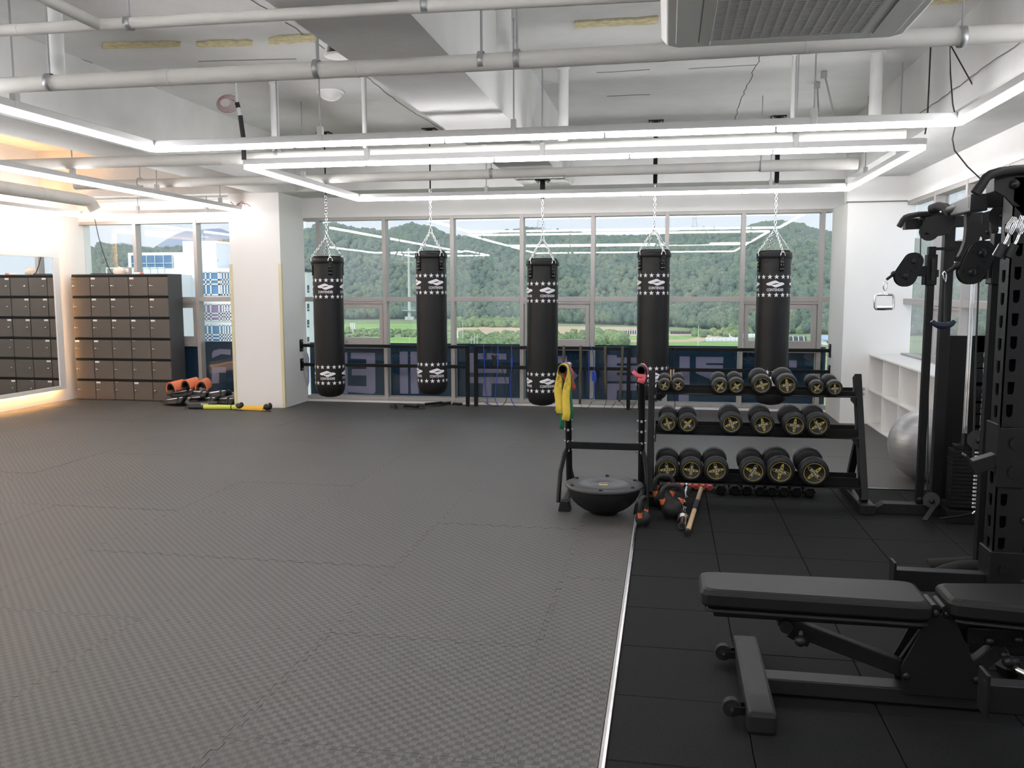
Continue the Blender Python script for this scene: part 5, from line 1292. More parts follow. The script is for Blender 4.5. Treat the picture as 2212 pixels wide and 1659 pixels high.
P = [(2122, 460), (2150, 452), (2152, 512), (2122, 520)]
MB().prism([Fy(x, y, 5.0) for x, y in P], (0, .01, 0)).build('pulley_bracket', 'black_steel', t, .002)
# shroud panels with the letters cut through
YS = 6.85
s_ = lambda x, y: Fy(x, y, YS)
def panel(x0, y0, x1, y1, name='shroud_panel'):
    a = s_(x0, y0); c = s_(x1, y1); return MB().box(a.x, c.x, YS, YS+.012, c.z, a.z).build(name, 'black_steel', t)
panel(2040, 521, 2200, 575)
lx, rx_ = 2106, 2134
panel(2036, 725, lx, 1098); panel(rx_, 725, 2212, 1098)
for y0, y1 in ((725, 761), (794, 797), (826, 834), (866, 872), (893, 897), (919, 925), (934, 1098)): panel(lx, y0, rx_, y1, 'letter_bridge')
def stroke(x0, y0, x1, y1, w=.02): MB().beam(s_(x0, y0), s_(x1, y1), .012, w, (1, 0, 0)).build('letter_stroke', 'black_steel', t)
stroke(lx, 774, rx_-2, 776, .03); stroke(rx_-1, 774, lx, 794, .018); stroke(lx+3, 800, lx+3, 826, .02); stroke(lx+8, 812, rx_-6, 812, .025); stroke(lx+5, 845, rx_-4, 845, .03); stroke(lx+10, 858, rx_-2, 858, .015); stroke(lx+6, 882, rx_-8, 882, .012); stroke(lx+12, 908, rx_, 908, .012)
MB().ball(Fy(2061, 567, YS-.01), .012, 10, 6).build('panel_screw', 'chrome', t)
# weight stack on its guide rods
xs0, xs1 = m_(2052, 1000, 6.3).x, m_(2120, 1000, 6.3).x
zt_, zb_ = m_(2080, 972, 6.25).z, .10
MB().box(xs0-.03, xs1+.05, 6.2, 6.5, 0, .09).build('stack_base', 'black_steel', t, .004)
n = 15; ph = (zt_-zb_)/n
for k in range(n):
    w_ = MB().box(xs0, xs1+.02, 6.24, 6.36, zb_+ph*k+.003, zb_+ph*(k+1)).build('weight_plate', 'black_steel', t, .002)
    lb = MB().box(xs0+.135, xs0+.165, 6.2385, 6.2395, zb_+ph*k+ph*.28, zb_+ph*k+ph*.75).build('plate_label', 'sticker', w_)
    tv, tf = textmesh(str(10+5*(n-1-k))); u = MB(); u.add([V((xs0+.150+x*ph*.3, 6.2378, zb_+ph*(k+.51)+y*ph*.3)) for x, y in tv], tf); u.build('plate_number', 'band_black', w_)['kind'] = 'stuff'
MB().box(xs0+.02, xs1, 6.25, 6.35, zt_, zt_+.03).build('top_plate', 'black_steel', t, .003)
ga = m_(2079, 965, 6.3)
for dx in (0, .022):
    MB().cyl((ga.x+dx, 6.30+dx, zt_), (ga.x+dx, 6.30+dx, m_(2082, 590, 6.3).z), .0085, seg=12).build('guide_rod', 'chrome', t)
MB().cyl((ga.x+.008, 6.30, zt_+.03), (ga.x+.008, 6.30, zt_+.11), .022, .018, 14).build('rod_bushing', 'black_gloss', t)
MB().cyl((ga.x+.115, 6.30, zt_), (ga.x+.115, 6.30, 2.2), .008, seg=12).build('guide_rod', 'chrome', t)
MB().cyl(m_(2112, 950, 6.2), m_(2112, 950, 6.26), .065, seg=26).build('stack_pulley', 'black_gloss', t, .004); MB().ball(m_(2114, 952, 6.18), .018, 12, 8).build('axle_bolt', 'black_gloss', t)
# bottom swivel pulley and its flap
MB().cyl(m_(2012, 1080, 6.36), m_(2012, 1080, 6.40), .055, seg=26).build('floor_pulley', 'black_gloss', t, .004); MB().ball(m_(2013, 1083, 6.34), .018, 12, 8).build('axle_bolt', 'black_gloss', t)
a = m_(2018, 1094, 6.3); b_ = m_(1998, 1124, 6.05); b_.z = max(b_.z, .02)
MB().beam(a, b_, .035, .014).build('adjusting_lever', 'grey_steel', t, .003)
MB().tube([m_(2100, 1110, 6.2), m_(2105, 1105, 6.2), m_(2111, 1108, 6.2), m_(2116, 1113, 6.2)], .009, 8).build('spring_hook', 'chrome', t)
MB().tube([m_(2100, 1109, 6.2), m_(2070, 1115, 6.2), m_(2030, 1120, 6.2)], .007, 8).build('cable_sleeve', 'rubber_black', t)
# cables
for pts in ([m_(1989, 502, 6.43), m_(1988, 556, 6.43)], [m_(2012, 592, 6.5), m_(2006, 800, 6.45), m_(2003, 1075, 6.4)], [m_(2046, 520, 6.5), m_(2042, 900, 6.5)], [Fy(2140, 480, 4.6), Fy(2142, 545, 4.6)]):
    MB().tube(pts, .0042, 6).build('cable', 'band_black', t)
# near pulley column behind the rack upright
YN = 4.50
xn = Fy(2145, 700, YN).x
MB().box(xn-.024, xn+.030, YN-.024, YN+.024, .0, Fy(2137, 505, YN).z).build('guide_rail', 'black_steel', t, .003)
z0, z1 = Fy(2140, 614, YN).z, Fy(2140, 530, YN).z
MB().box(xn-.034, xn+.05, YN-.045, YN+.036, z0, z1).build('carriage', 'black_steel_satin', t, .005)
c1 = Fy(2118, 547, YN-.05); c2 = Fy(2096, 588, YN-.05)
pulley_housing(c1, c2, .060, .058, YN-.05, .024, t, None, 'grey_steel')
P = [(2120, 565), (2140, 545), (2150, 545), (2150, 600), (2128, 600), (2118, 610), (2108, 608)]
MB().prism([Fy(x, y, YN-.04) for x, y in P], (0, .03, 0)).build('swivel_bracket', 'grey_steel', t, .003)
MB().cyl(Fy(2131, 570, YN-.05), Fy(2129, 603, YN-.05), .012, seg=12).build('swivel_pin', 'black_gloss', t)
a = Fy(2069, 574, YN-.05); e = Fy(2047, 588, YN-.05); MB().ball(a, .020, 16, 10).build('cable_ball', 'rubber_black', t); MB().cyl(a, e, .0095, seg=10).build('cable_sleeve', 'rubber_black', t)
MB().tube([Fy(2114, 610, YN-.05), Fy(2108, 760, YN-.05), Fy(2102, 1000, YN-.05)], .0042, 6).build('cable', 'band_black', t)
h = thing('pull_grip', 'dark blue curved cable handle on a cord, hanging before the machine column', 'cable handle', Fy(2037, 702, YN-.05))
yh = YN-.05; f_ = lambda x, y: Fy(x, y, yh)
MB().tube([f_(2040, 586), f_(2037, 590), f_(2038, 600), f_(2042, 612), f_(2044, 602), f_(2044, 590)], .0032, 6, True).build('spring_hook', 'chrome', h)
for dx in (-1, 1): MB().tube([f_(2042, 612), f_(2042+dx, 640), f_(2042+dx*1.5, 695)], .004, 6).build('cord', 'band_black', h)
q = [f_(2013, 693), f_(2018, 699), f_(2028, 703), f_(2037, 704), f_(2048, 703), f_(2057, 699), f_(2062, 693)]
MB().tube(q, [.010, .013, .0165, .017, .0165, .013, .010], 12).build('grip', 'rope_navy', h)
# snap hooks with strap handles parked high on the rack upright
for k, (pts, lab) in enumerate(((((2192, 468), (2183, 480), (2178, 488), (2176, 500), (2182, 506), (2188, 496), (2196, 478)), 'left bundle of chrome snap hooks with black grip, hung on the rack upright'), (((2208, 465), (2204, 478), (2200, 488), (2199, 500), (2204, 505), (2210, 494), (2214, 478)), 'right bundle of chrome snap hooks with black grip, hung on the rack upright'))):
    h = thing('snap_hooks', lab, 'snap hook', Fy(pts[0][0], pts[0][1], 3.93), 'snap hooks on the rack upright')
    for j in range(3):
        MB().tube([Fy(x+j*3.4-4, y+j*.6, 3.93-.006*j) for x, y in pts], .0022, 6, True).build('hook', 'chrome', h)
    MB().tube([Fy(pts[3][0]+4, 505, 3.93), Fy(pts[3][0]-2, 520, 3.92), Fy(pts[3][0]-10, 534, 3.92)], .005, 8).build('hook_stem', 'chrome', h)
    a = Fy(pts[3][0]-8, 528, 3.92); b_ = Fy(pts[3][0]-22, 556, 3.92)
    MB().cyl(a, b_, .019, seg=14).build('grip', 'rubber_black', h, .004)
    MB().tube([a+V((-.02, -.002, 0)), b_+V((-.019, -.002, .01))], .0022, 6).build('grip_wire', 'chrome', h)
# ---------------------------------------------------------------- curved foam cushion lying behind the bench
t = thing('foam_cushion', 'curved dark foam bar lying on the tiles between bench and rack upright', 'cushion', Fz(2060, 1240, .1))
yy = 4.55
MB().tube([Fy(2006, 1222, yy), Fy(2012, 1221, yy), Fy(2060, 1219, yy), Fy(2100, 1217, yy), Fy(2140, 1222, yy)], .034, 14).build('foam_bar', 'foam_grey', t)
MB().tube([Fy(2005, 1248, yy-.08), Fy(2020, 1240, yy-.08), Fy(2045, 1230, yy-.08), Fy(2075, 1223, yy-.08), Fy(2110, 1222, yy-.08), Fy(2145, 1228, yy-.08)], .028, 14).build('foam_bar', 'foam_grey', t)
MB().beam((Fy(2058, 1240, yy).x, yy-.05, .0), (Fy(2058, 1240, yy).x, yy-.05, .17), .05, .05, (0, 1, 0)).build('support', 'black_steel', t, .004)
MB().box(Fy(2040, 1240, yy).x, Fy(2120, 1240, yy).x, yy-.08, yy, .0, .05).build('base', 'black_steel', t, .004)
# ---------------------------------------------------------------- hexagonal dumbbell near the bench, at the frame's right edge
o = dup(hb); p = Fz(2204, 1478, 0); o.location = (p.x+.02, p.y+.02, 0); o.rotation_euler = (0, 0, .5); o['label'] = 'black hexagonal dumbbell on the floor beyond the bench seat at the right edge'
if 'group' in o: del o['group']

# ================================================================ WHITE CUBBY SHELF along the right wall
SX0, SX1 = 2.355, XR-.004
t = thing('cubby_shelf', 'low white cubby shelf, two rows of open boxes, under the right windows', 'shelf', (2.52, 8, 0))
ydiv = [10.742-.677*k for k in range(0, 8)]; yA, yE = ydiv[0], ydiv[-1]
MB().box(SX0-.006, SX1, yE-.01, yA, .812, .830).build('top_board', 'white_board', t, .002)
for z in (.0, .405): MB().box(SX0, SX1, yE, yA, z, z+.018).build('shelf_board', 'white_board', t, .002)
for y in ydiv: MB().box(SX0, SX1-.01, y-.018, y, .018, .812).build('divider', 'white_board', t, .002)
MB().box(SX1-.008, SX1, yE, yA, .018, .812).build('back_board', 'white_board', t)
p = Fy(2122, 812, 8.2); 
t = thing('rubber_coil', 'bright blue ribbed rubber coil lying on the white shelf behind the cable machine', 'rubber coil', (2.47, 7.08, .83))
cxx = (2.47, 7.08); zc_ = .83+.074
for k in range(10):
    x = 2.375+.020*k
    MB().tube([V((x, cxx[1]+.064*math.cos(a), zc_+.062*math.sin(a))) for a in [2*PI*i/20 for i in range(20)]], .0115, 6, True).build('rib', 'rope_blue', t)
MB().cyl((2.365, cxx[1], zc_), (2.57, cxx[1], zc_), .058, seg=20).build('core', 'rope_navy', t)
MB().box(2.40, 2.46, cxx[1]-.076, cxx[1]-.070, zc_-.02, zc_+.02).build('label_band', 'band_black', t, .002)
# gym ball
ctr = Fy(2000, 975, 7.62); r = 72/FPX*7.6
t = thing('gym_ball', 'large silver grey gym ball on the mats behind the cable machine', 'gym ball', (ctr.x, 7.62, 0)); r = .30
MB().ball((ctr.x, 7.62, r), r, 48, 28).build('ball_skin', 'ball_silver', t)
m = MB()
for k in range(7):
    z = r+(-.18+.06*k); q = math.sqrt(r*r-(z-r)**2); m.tube([V((ctr.x+(q+.0005)*math.cos(2*PI*i/40), 7.62+(q+.0005)*math.sin(2*PI*i/40), z)) for i in range(40)], .0009, 4, True)
m.build('moulded_rings', 'ball_silver', t)['kind'] = 'stuff'
MB().cyl((ctr.x-.05, 7.62, r*1.985), (ctr.x-.05, 7.62, r*1.995), .012, seg=10).build('valve', 'white_board', t)
# wall socket
p = Fy(1864, 846, 10.745); t = thing('wall_socket', 'white double wall socket on the pier beside the cubby shelf', 'socket', p)
MB().box(p.x-.038, p.x+.038, 10.738, 10.75, p.z-.062, p.z+.062).build('cover', 'white_board', t, .003)
for dz in (-.028, .028):
    f = MB().cyl((p.x, 10.7375, p.z+dz), (p.x, 10.7365, p.z+dz), .020, seg=20).build('outlet', 'card_grey', t)
    b = MB()
    for dx in (-.008, .008): b.cyl((p.x+dx, 10.7366, p.z+dz), (p.x+dx, 10.7358, p.z+dz), .003, seg=8)
    b.build('pin_holes', 'void_black', f)
# posters on the right glass
def ry(px): return Fx(px, 600, XR+.1).y
poster('window_poster', 'poster with red and grey printing stuck inside the right window', 5.92, 6.72, 1.50, 1.93, 'poster_white', [('poster_red', .05, .60, .62, .80), ('poster_red', .64, .98, .62, .80), ('poster_red', .4, .95, .84, .94), ('poster_grey', .1, .8, .44, .48), ('poster_grey', .05, .8, .34, .38), ('poster_grey', .05, .85, .24, .28), ('poster_yellow', .88, .99, .42, .60), ('poster_yellow', .3, .5, .08, .14), ('poster_grey', .55, .95, .08, .13)])
poster('window_poster', 'poster with skin-coloured figures between grey shapes high on the right window', 5.92, 6.72, 2.05, 2.40, 'poster_white', [('poster_skin', .1, .3, .0, 1), ('poster_skin', .6, .8, .2, 1), ('poster_grey', .35, .55, .1, .7), ('poster_grey', .85, 1.0, .2, .9), ('poster_grey', 0, .08, 0, .8)])
poster('window_poster', 'grey brown poster with yellow lettering at the top of the right window', 7.86, 8.62, 2.30, 2.54, 'poster_grey', [('poster_yellow', .12+.12*k, .2+.12*k, .25, .75) for k in range(5)])

# ================================================================ GEAR PILE between lockers and pillar
def curved_shell(name, m, c, L, R, ang, th, M, par, n=14, k2=5, taper=.8):
    """shin-guard / mitt like shell: part of a cylinder of radius R, length L along local Y"""
    vs = []; fs = []
    for s in (0, 1):
        for j in range(k2+1):
            v = j/k2; rr = (R-s*th)*(1-(1-taper)*v)
            for i in range(n+1):
                a = -ang+2*ang*i/n; edge = 1-.10*abs(2*v-1)**3
                vs.append(V(c)+M @ V((rr*math.sin(a*edge), L*(v-.5), rr*math.cos(a*edge)-R*.6)))
    W = n+1; K = (k2+1)*W
    for j in range(k2):
        for i in range(n):
            q = j*W+i; fs.append((q, q+1, q+1+W, q+W)); fs.append((K+q, K+q+W, K+q+1+W, K+q+1))
    for i in range(n): fs.append((i, K+i, K+i+1, i+1)); q = k2*W+i; fs.append((q, q+1, K+q+1, K+q))
    for j in range(k2): a = j*W; fs.append((a, a+W, K+a+W, K+a)); a = j*W+n; fs.append((a, K+a, K+a+W, a+W))
    b = MB(); b.add(vs, fs, True); return b.build(name, m, par)
def eul(x, y, z): return Euler((x, y, z)).to_matrix()
for i, (px_, py_, yy, rz, rx, lab) in enumerate(((381, 829, 11.02, -.22, .12, 'leftmost orange and black focus mitt on top of the gear pile by the lockers'), (412, 824, 11.06, -.12, .1, 'middle orange and black focus mitt on top of the gear pile by the lockers'), (441, 826, 11.10, .22, .12, 'rightmost orange focus mitt leaning over the gear pile by the pillar'))):
    c = Fy(px_, py_, yy); t = thing('focus_mitt', lab, 'focus mitt', c, 'orange focus mitts on the gear pile'); M = eul(rx, .10*(i-1), rz) @ Matrix.Diagonal(V((1, 1, 1.45)))
    curved_shell('outer_shell', 'orange_vinyl', c, .24, .082, 1.75, .016, M, t, taper=.95)
    curved_shell('inner_lining', 'band_black', c+M @ V((0, -.006, -.004)), .235, .066, 1.7, .014, M, t, taper=.95)
    curved_shell('palm_pad', 'band_black', c+M @ V((0, .03, -.015)), .16, .052, 1.6, .05, M, t, taper=.95)
    q = [c+M @ V((.080*math.sin(a), -.121, .080*math.cos(a)-.049)) for a in [-1.7+k*.2125 for k in range(17)]]
    MB().tube(q, .007, 6).build('edge_piping', 'orange_vinyl', t)
    MB().ribbon([c+M @ V((.055*math.sin(a), -.10, .055*math.cos(a)-.04)) for a in [-1.2+k*.3 for k in range(9)]], .03, .006, M @ V((0, 1, 0))).build('wrist_strap', 'band_black', t)
GP = [(380, 10.93, .075, .1, 1.35, 'shin guard at the left foot of the pile, under the mitts'), (418, 10.98, .085, .1, 1.75, 'shin guard in the middle of the gear pile, under the middle mitt'), (432, 11.02, .17, .2, 1.25, 'shin guard with white flashes lying across the gear pile'),
      (470, 11.0, .175, -.1, 1.45, 'shin guard with long stripe right in the pile, touching the pillar'), (452, 10.95, .09, .3, 1.2, 'shin guard at the front of the gear pile'), (482, 10.97, .085, .2, 1.65, 'shin guard tucked against the pillar corner'), (398, 11.05, .165, .25, 1.55, 'shin guard at the upper left of the pile, against the lockers')]
for i, (px_, yy, zc_, ry_, rz, lab) in enumerate(GP):
    c = Fy(px_, 850, yy); c.z = zc_; t = thing('shin_guard', 'black and white '+lab, 'shin guard', c, 'black shin guards on the gear pile'); M = eul(.08*(i % 3-1), ry_*.4, rz)
    curved_shell('shell', 'band_black', c, .34, .105, 1.5, .04, M, t, taper=.72)
    for dx, w_ in ((-.45, .5), (.5, .35)):
        b = MB(); q = [c+M @ V((.1085*(1-.27*(v+.5))*math.sin(dx), .33*v, .1085*(1-.27*(v+.5))*math.cos(dx)-.063)) for v in (-.5, -.25, 0, .25, .45)]
        b.ribbon(q, [.012, .032*w_*2, .036*w_*2, .03*w_*2, .008], .003, M @ V((math.cos(dx), 0, -math.sin(dx)))); b.build('white_flash', 'print_white', t)
    curved_shell('foot_flap', 'band_black', c+M @ V((0, .20, -.01)), .10, .06, 1.1, .02, M, t, 8, 3)
    q = [c+M @ V((.108*math.sin(a), -.09, .106*math.cos(a)-.063)) for a in [-1.5+k*.25 for k in range(13)]]
    MB().ribbon(q, .035, .004, M @ V((0, 1, 0))).build('strap', 'band_black', t)
c = Fy(450, 866, 10.84); t = thing('belly_pad', 'grey padded belly guard with studded edge lying in front of the gear pile', 'belly pad', c); c.z = .075
a0 = Fz(424, 874).x; a1 = Fz(492, 874).x; y0 = 10.83
MB().tube([(a0+.02, y0, .10), (a0+.005, y0-.03, .06), (a0+.06, y0-.05, .035), (a0+.2, y0-.05, .04), (a1-.08, y0-.03, .05), (a1, y0, .06)], [.03, .034, .036, .034, .034, .03], 12).build('lower_roll', 'grey_vinyl', t)
MB().tube([(a0+.01, y0+.02, .10), (a0+.06, y0+.01, .125), (a0+.16, y0+.02, .13), (a0+.24, y0+.05, .15)], [.03, .034, .03, .022], 12).build('upper_roll', 'band_black', t)
m = MB()
for k in range(9): m.ball((a0+.015+.021*k, y0-.015, .122+.002*k), .0085, 8, 5)
m.build('studs', 'print_white', t)['kind'] = 'stuff'
MB().box((a0+a1)/2+.02, (a0+a1)/2+.13, y0-.083, y0-.08, .035, .062).build('name_patch', 'card_grey', t)
# foam agility pole, hurdle bar and straps in front of the pillar
t = thing('foam_baton', 'lime yellow foam baton with black grip lying before the pillar', 'baton', Fz(470, 884)); yb = 10.62; zr = .032
x0, x1, x2, x3 = Fy(405, 884, yb).x, Fy(441, 882, yb).x, Fy(497, 878, yb).x, Fy(511, 877, yb).x
MB().cyl((x1, yb, zr), (x2, yb+.03, zr), zr, seg=18).build('foam_body', 'foam_lime', t, .004); MB().cyl((x2+.012, yb+.03, zr), (x3, yb+.04, zr), zr, seg=18).build('foam_tip', 'foam_lime', t, .008)
MB().cyl((x0+.03, yb-.01, .026), (x1, yb, .028), .026, seg=16).build('grip', 'band_black', t, .006); MB().cyl((x2-.03, yb+.03, zr), (x2+.012, yb+.03, zr), zr*.985, seg=18).build('joint_ring', 'band_black', t)
MB().tube([(x0+.035, yb-.01, .03), (x0+.0, yb-.02, .045), (x0-.02, yb-.03, .012), (x0+.0, yb-.035, .006)], .006, 6).build('wrist_cord', 'band_black', t)
t = thing('amber_bands', 'bundle of amber yellow tubes with black cuffs lying at the pillar corner', 'exercise tubes', Fz(548, 880)); yb = 10.66
xa, xb = Fy(520, 876, yb).x, Fy(570, 878, yb).x
for k in range(3): MB().cyl((xa, yb+.016*k, .02+.021*(k == 1)), (xb, yb-.02+.02*k, .022+.02*(k == 1)), .016, seg=12).build('rubber_tube', 'foam_amber', t)
MB().tube([(xa-.03, yb-.03, .012), ((xa+xb)/2, yb-.05, .010), (xb+.05, yb-.06, .010)], .007, 6).build('cord', 'foam_amber', t)
for x, w_ in ((xa-.03, .05), (xb+.045, .06)):
    b = MB(); b.ball((x, yb, .045), .045, 12, 8, (1.2, .8, .95)); b.ball((x+.035, yb+.01, .055), .04, 10, 6, (.8, .9, 1.2)); b.build('cuff', 'band_black', t)
    MB().ribbon([(x-.05, yb-.05, .006), (x+.02, yb-.07, .008), (x+.09, yb-.085, .006)], .025, .004, V((0, 1, 0))).build('cuff_strap', 'band_black', t)
b = MB().ribbon([(xb+.02, yb-.01, .088), (xb+.05, yb-.02, .095), (xb+.08, yb-.01, .07)], .02, .004, V((0, 1, 0))).build('cuff_strap', 'foam_amber', t)
# ================================================================ OUTSIDE: fields, wooded hills, buildings (real distances)
ZG = -20.0
def gp_(x, y, z=ZG): return Fz(x, y, z)
tag(MB().box(-1800, 1500, 16, 3200, ZG-1, ZG).build('ground', 'ground_scrub'), kind='structure')
prof = [(150, 508), (185, 510), (220, 522), (265, 526), (330, 533), (400, 531), (470, 521), (520, 516), (600, 510), (655, 499), (690, 487), (720, 484), (760, 491), (800, 492), (830, 498), (860, 486), (890, 481), (930, 489), (965, 504), (1000, 508), (1050, 505), (1100, 494), (1130, 490), (1150, 491), (1180, 496), (1230, 502), (1290, 510), (1350, 508), (1420, 510), (1460, 505), (1500, 500), (1530, 499), (1560, 502), (1600, 493), (1650, 481), (1690, 479), (1720, 484), (1770, 499), (1810, 505), (1900, 512), (2050, 520), (2212, 530)]
AZ_ = []; EL_ = []
for x, y in prof:
    d = ray(x, y); AZ_.append(math.atan2(d.x, d.y)); EL_.append(d.z/math.hypot(d.x, d.y))
AZ_ = np.array(AZ_); EL_ = np.array(EL_)
RC = 850.0
def base_r(az): return np.interp(az, [-.55, -.25, -.12, .0, .1, .5], [650, 650, 560, 515, 450, 445])
def hill(r, az):
    hc = 1.6+np.interp(az, AZ_, EL_)*RC-6.5
    rb = base_r(az); t = np.clip((r-rb)/(RC-rb), 0, 1.6)
    s = np.where(t < 1, np.sin(t*PI/2)**1.15, 1-(t-1)*.9)
    und = 5.5*np.sin(az*31+r*.013)*np.sin(r*.021+az*17)*np.clip(t*(1-t)*4, 0, 1)
    return ZG+(hc-ZG)*s+und
na, nr = 150, 26
azs = np.linspace(-.80, .62, na); vs = []; 
for j in range(nr):
    for a in azs:
        r = float(base_r(a))+(1080-float(base_r(a)))*j/(nr-1); vs.append((r*math.sin(a), r*math.cos(a), float(hill(r, a))-.3))
hb_ = MB(); hb_.add(vs, [(j*na+i, j*na+i+1, (j+1)*na+i+1, (j+1)*na+i) for j in range(nr-1) for i in range(na-1)], True)
tag(hb_.build('hillside', 'forest'), kind='structure')
# far mountain, several km off, haze painted in as blue
mp = [(150, 545), (230, 530), (262, 524), (285, 528), (310, 534), (330, 536), (352, 522), (375, 508), (400, 499), (430, 497), (455, 494), (475, 493), (495, 501), (520, 512), (560, 522), (600, 530)]
vs = []
for x, y in mp:
    for k, (rr, f_) in enumerate(((1900, 0), (2300, .75), (2500, 1.0), (3000, .4))):
        d = ray(x, y); a = math.atan2(d.x, d.y); e = d.z/math.hypot(d.x, d.y); vs.append((rr*math.sin(a), rr*math.cos(a), ZG+(1.6+e*2500-ZG)*f_))
hb_ = MB(); hb_.add(vs, [(i*4+k, i*4+4+k, i*4+5+k, i*4+1+k) for i in range(len(mp)-1) for k in range(3)], True)
tag(hb_.build('far_mountain', 'mountain_hazed'), kind='structure')

# ---------------------------------------------------------------- trees: about 300 nearest as objects, the rest as one mass
def ico():
    f = (1+5**.5)/2; v = [(-1, f, 0), (1, f, 0), (-1, -f, 0), (1, -f, 0), (0, -1, f), (0, 1, f), (0, -1, -f), (0, 1, -f), (f, 0, -1), (f, 0, 1), (-f, 0, -1), (-f, 0, 1)]
    fc = [(0, 11, 5), (0, 5, 1), (0, 1, 7), (0, 7, 10), (0, 10, 11), (1, 5, 9), (5, 11, 4), (11, 10, 2), (10, 7, 6), (7, 1, 8), (3, 9, 4), (3, 4, 2), (3, 2, 6), (3, 6, 8), (3, 8, 9), (4, 9, 5), (2, 4, 11), (6, 2, 10), (8, 6, 7), (9, 8, 1)]
    v = [V(p).normalized() for p in v]; mid = {}; out = []
    def m(a, b):
        k = (min(a, b), max(a, b))
        if k not in mid: v.append(((v[a]+v[b])/2).normalized()); mid[k] = len(v)-1
        return mid[k]
    for a, b, c in fc:
        x, y, z = m(a, b), m(b, c), m(c, a); out += [(a, x, z), (b, y, x), (c, z, y), (x, y, z)]
    return np.array([tuple(p) for p in v]), np.array(out)
IV, IF = ico(); rg = np.random.default_rng(11)
def crowns(cs, rs, zsc):
    n = len(cs); jit = 1+rg.uniform(-.24, .24, (n, len(IV), 1))
    vv = cs[:, None, :]+IV[None]*jit*rs[:, None, None]*np.stack([np.ones(n), np.ones(n), zsc], 1)[:, None, :]
    ff = IF[None]+(np.arange(n)*len(IV))[:, None, None]
    return vv.reshape(-1, 3), ff.reshape(-1, 3)
def np_mesh(name, vv, ff, m):
    me = bpy.data.meshes.new(name); me.vertices.add(len(vv)); me.vertices.foreach_set('co', vv.ravel().astype(np.float32))
    me.loops.add(len(ff)*3); me.loops.foreach_set('vertex_index', ff.ravel().astype(np.int32))
    me.polygons.add(len(ff)); me.polygons.foreach_set('loop_start', np.arange(0, len(ff)*3, 3, dtype=np.int32)); me.polygons.foreach_set('loop_total', np.full(len(ff), 3, np.int32))
    me.materials.append(MAT[m]); me.update(); me.validate(); return me
NT = 23000
az = rg.uniform(-.62, .48, NT); u = rg.uniform(0, 1, NT); rb = base_r(az); rr = np.sqrt(rb**2+u*(905**2-rb**2))
zz = hill(rr, az); cr_ = rg.uniform(1.5, 3.2, NT)*(rr/600)**.3
cs = np.stack([rr*np.sin(az), rr*np.cos(az), zz+cr_*.75], 1)
o = bpy.data.objects.new('forest', np_mesh('forest', *crowns(cs, cr_, rg.uniform(.85, 1.25, NT)), 'forest')); COL.objects.link(o)
tag(o, 'dense green forest covering the hills beyond the fields', 'forest', kind='stuff')
tms = []
for k in range(5):
    c, f_ = crowns(np.array([[0, 0, 3.6], [1.2, .5, 3.0], [-1.1, -.4, 2.8], [.1, -.2, 5.0]]), np.array([2.6, 1.9, 1.8, 1.7]), np.array([1., 1, 1, 1.1]))
    tms.append(np_mesh('tree', c, f_, 'forest'))
rt = random.Random(5)
for k in range(290):
    a = -.47+.80*(k+rt.random())/290; r = float(base_r(a))-4+rt.uniform(-9, 6)
    o = bpy.data.objects.new('tree', tms[k % 5]); COL.objects.link(o); s = rt.uniform(.75, 1.5)
    o.location = (r*math.sin(a), r*math.cos(a), max(ZG-.3, float(hill(r, a))-.4)); o.scale = (s, s, s*rt.uniform(.9, 1.25)); o.rotation_euler = (0, 0, rt.uniform(0, 6.3))
    tag(o, 'bushy green tree at the foot of the wooded hill, behind the fields', 'tree', 'trees along the foot of the hill')
# ---------------------------------------------------------------- fields
def field(m, pts, lab, k):
    P = [gp_(x, y) for x, y in pts]; o = MB().prism(P, (0, 0, .06*k)).build('field', m); tag(o, lab, 'field')
field('field_tan', [(985, 706), (1140, 704), (1380, 707), (1385, 722), (1140, 724), (985, 720)], 'tan ploughed field in front of the hill, seen beside the third bag', 1)
field('field_green', [(735, 700), (905, 699), (910, 713), (735, 716)], 'green field behind the gap between the first two bags', 2)
field('field_green', [(800, 728), (905, 727), (905, 750), (790, 750)], 'bright green field low behind the first two bags', 3)
field('field_green', [(1285, 728), (1510, 726), (1512, 732), (1285, 734)], 'narrow bright green strip of field behind the fourth bag', 1)
field('field_tan', [(1285, 735), (1512, 733), (1516, 739), (1285, 741)], 'narrow tan strip of field between two green ones', 2)
field('field_green', [(1285, 742), (1620, 739), (1625, 752), (1285, 756)], 'bright green rice field just above the right rail', 1)
field('field_tan', [(1290, 722), (1500, 720), (1505, 725), (1290, 727)], 'pale earth track below the dark plastic tunnels', 3)
field('field_tan', [(1480, 735), (1530, 725), (1560, 727), (1510, 741)], 'bare earth patch left of the white greenhouse', 4)
def shrubs(pxs, n, r0, r1, name, lab, m='shrub'):
    cs = []; rs = []
    for _ in range(n):
        x0, x1, y0, y1 = pxs; p = gp_(rt.uniform(x0, x1), rt.uniform(y0, y1)); q = rt.uniform(r0, r1); cs.append((p.x, p.y, ZG+q*.6)); rs.append(q)
    o = bpy.data.objects.new(name, np_mesh(name, *crowns(np.array(cs), np.array(rs), np.full(n, .9)), m)); COL.objects.link(o); tag(o, lab, 'shrubs', kind='stuff')
shrubs((985, 1290, 722, 752), 330, .8, 2.0, 'shrub_belt', 'belt of low green shrubs below the tan field')
shrubs((730, 910, 714, 730), 120, .6, 1.5, 'shrub_belt', 'low shrubs between the two green fields at the left')
shrubs((985, 1130, 694, 708), 120, 1.2, 3.0, 'shrub_belt', 'small trees along the far edge of the tan field')
shrubs((1280, 1345, 728, 748), 34, 1.5, 3.4, 'shrub_belt', 'round bush cluster low behind the window post right of the third bag')
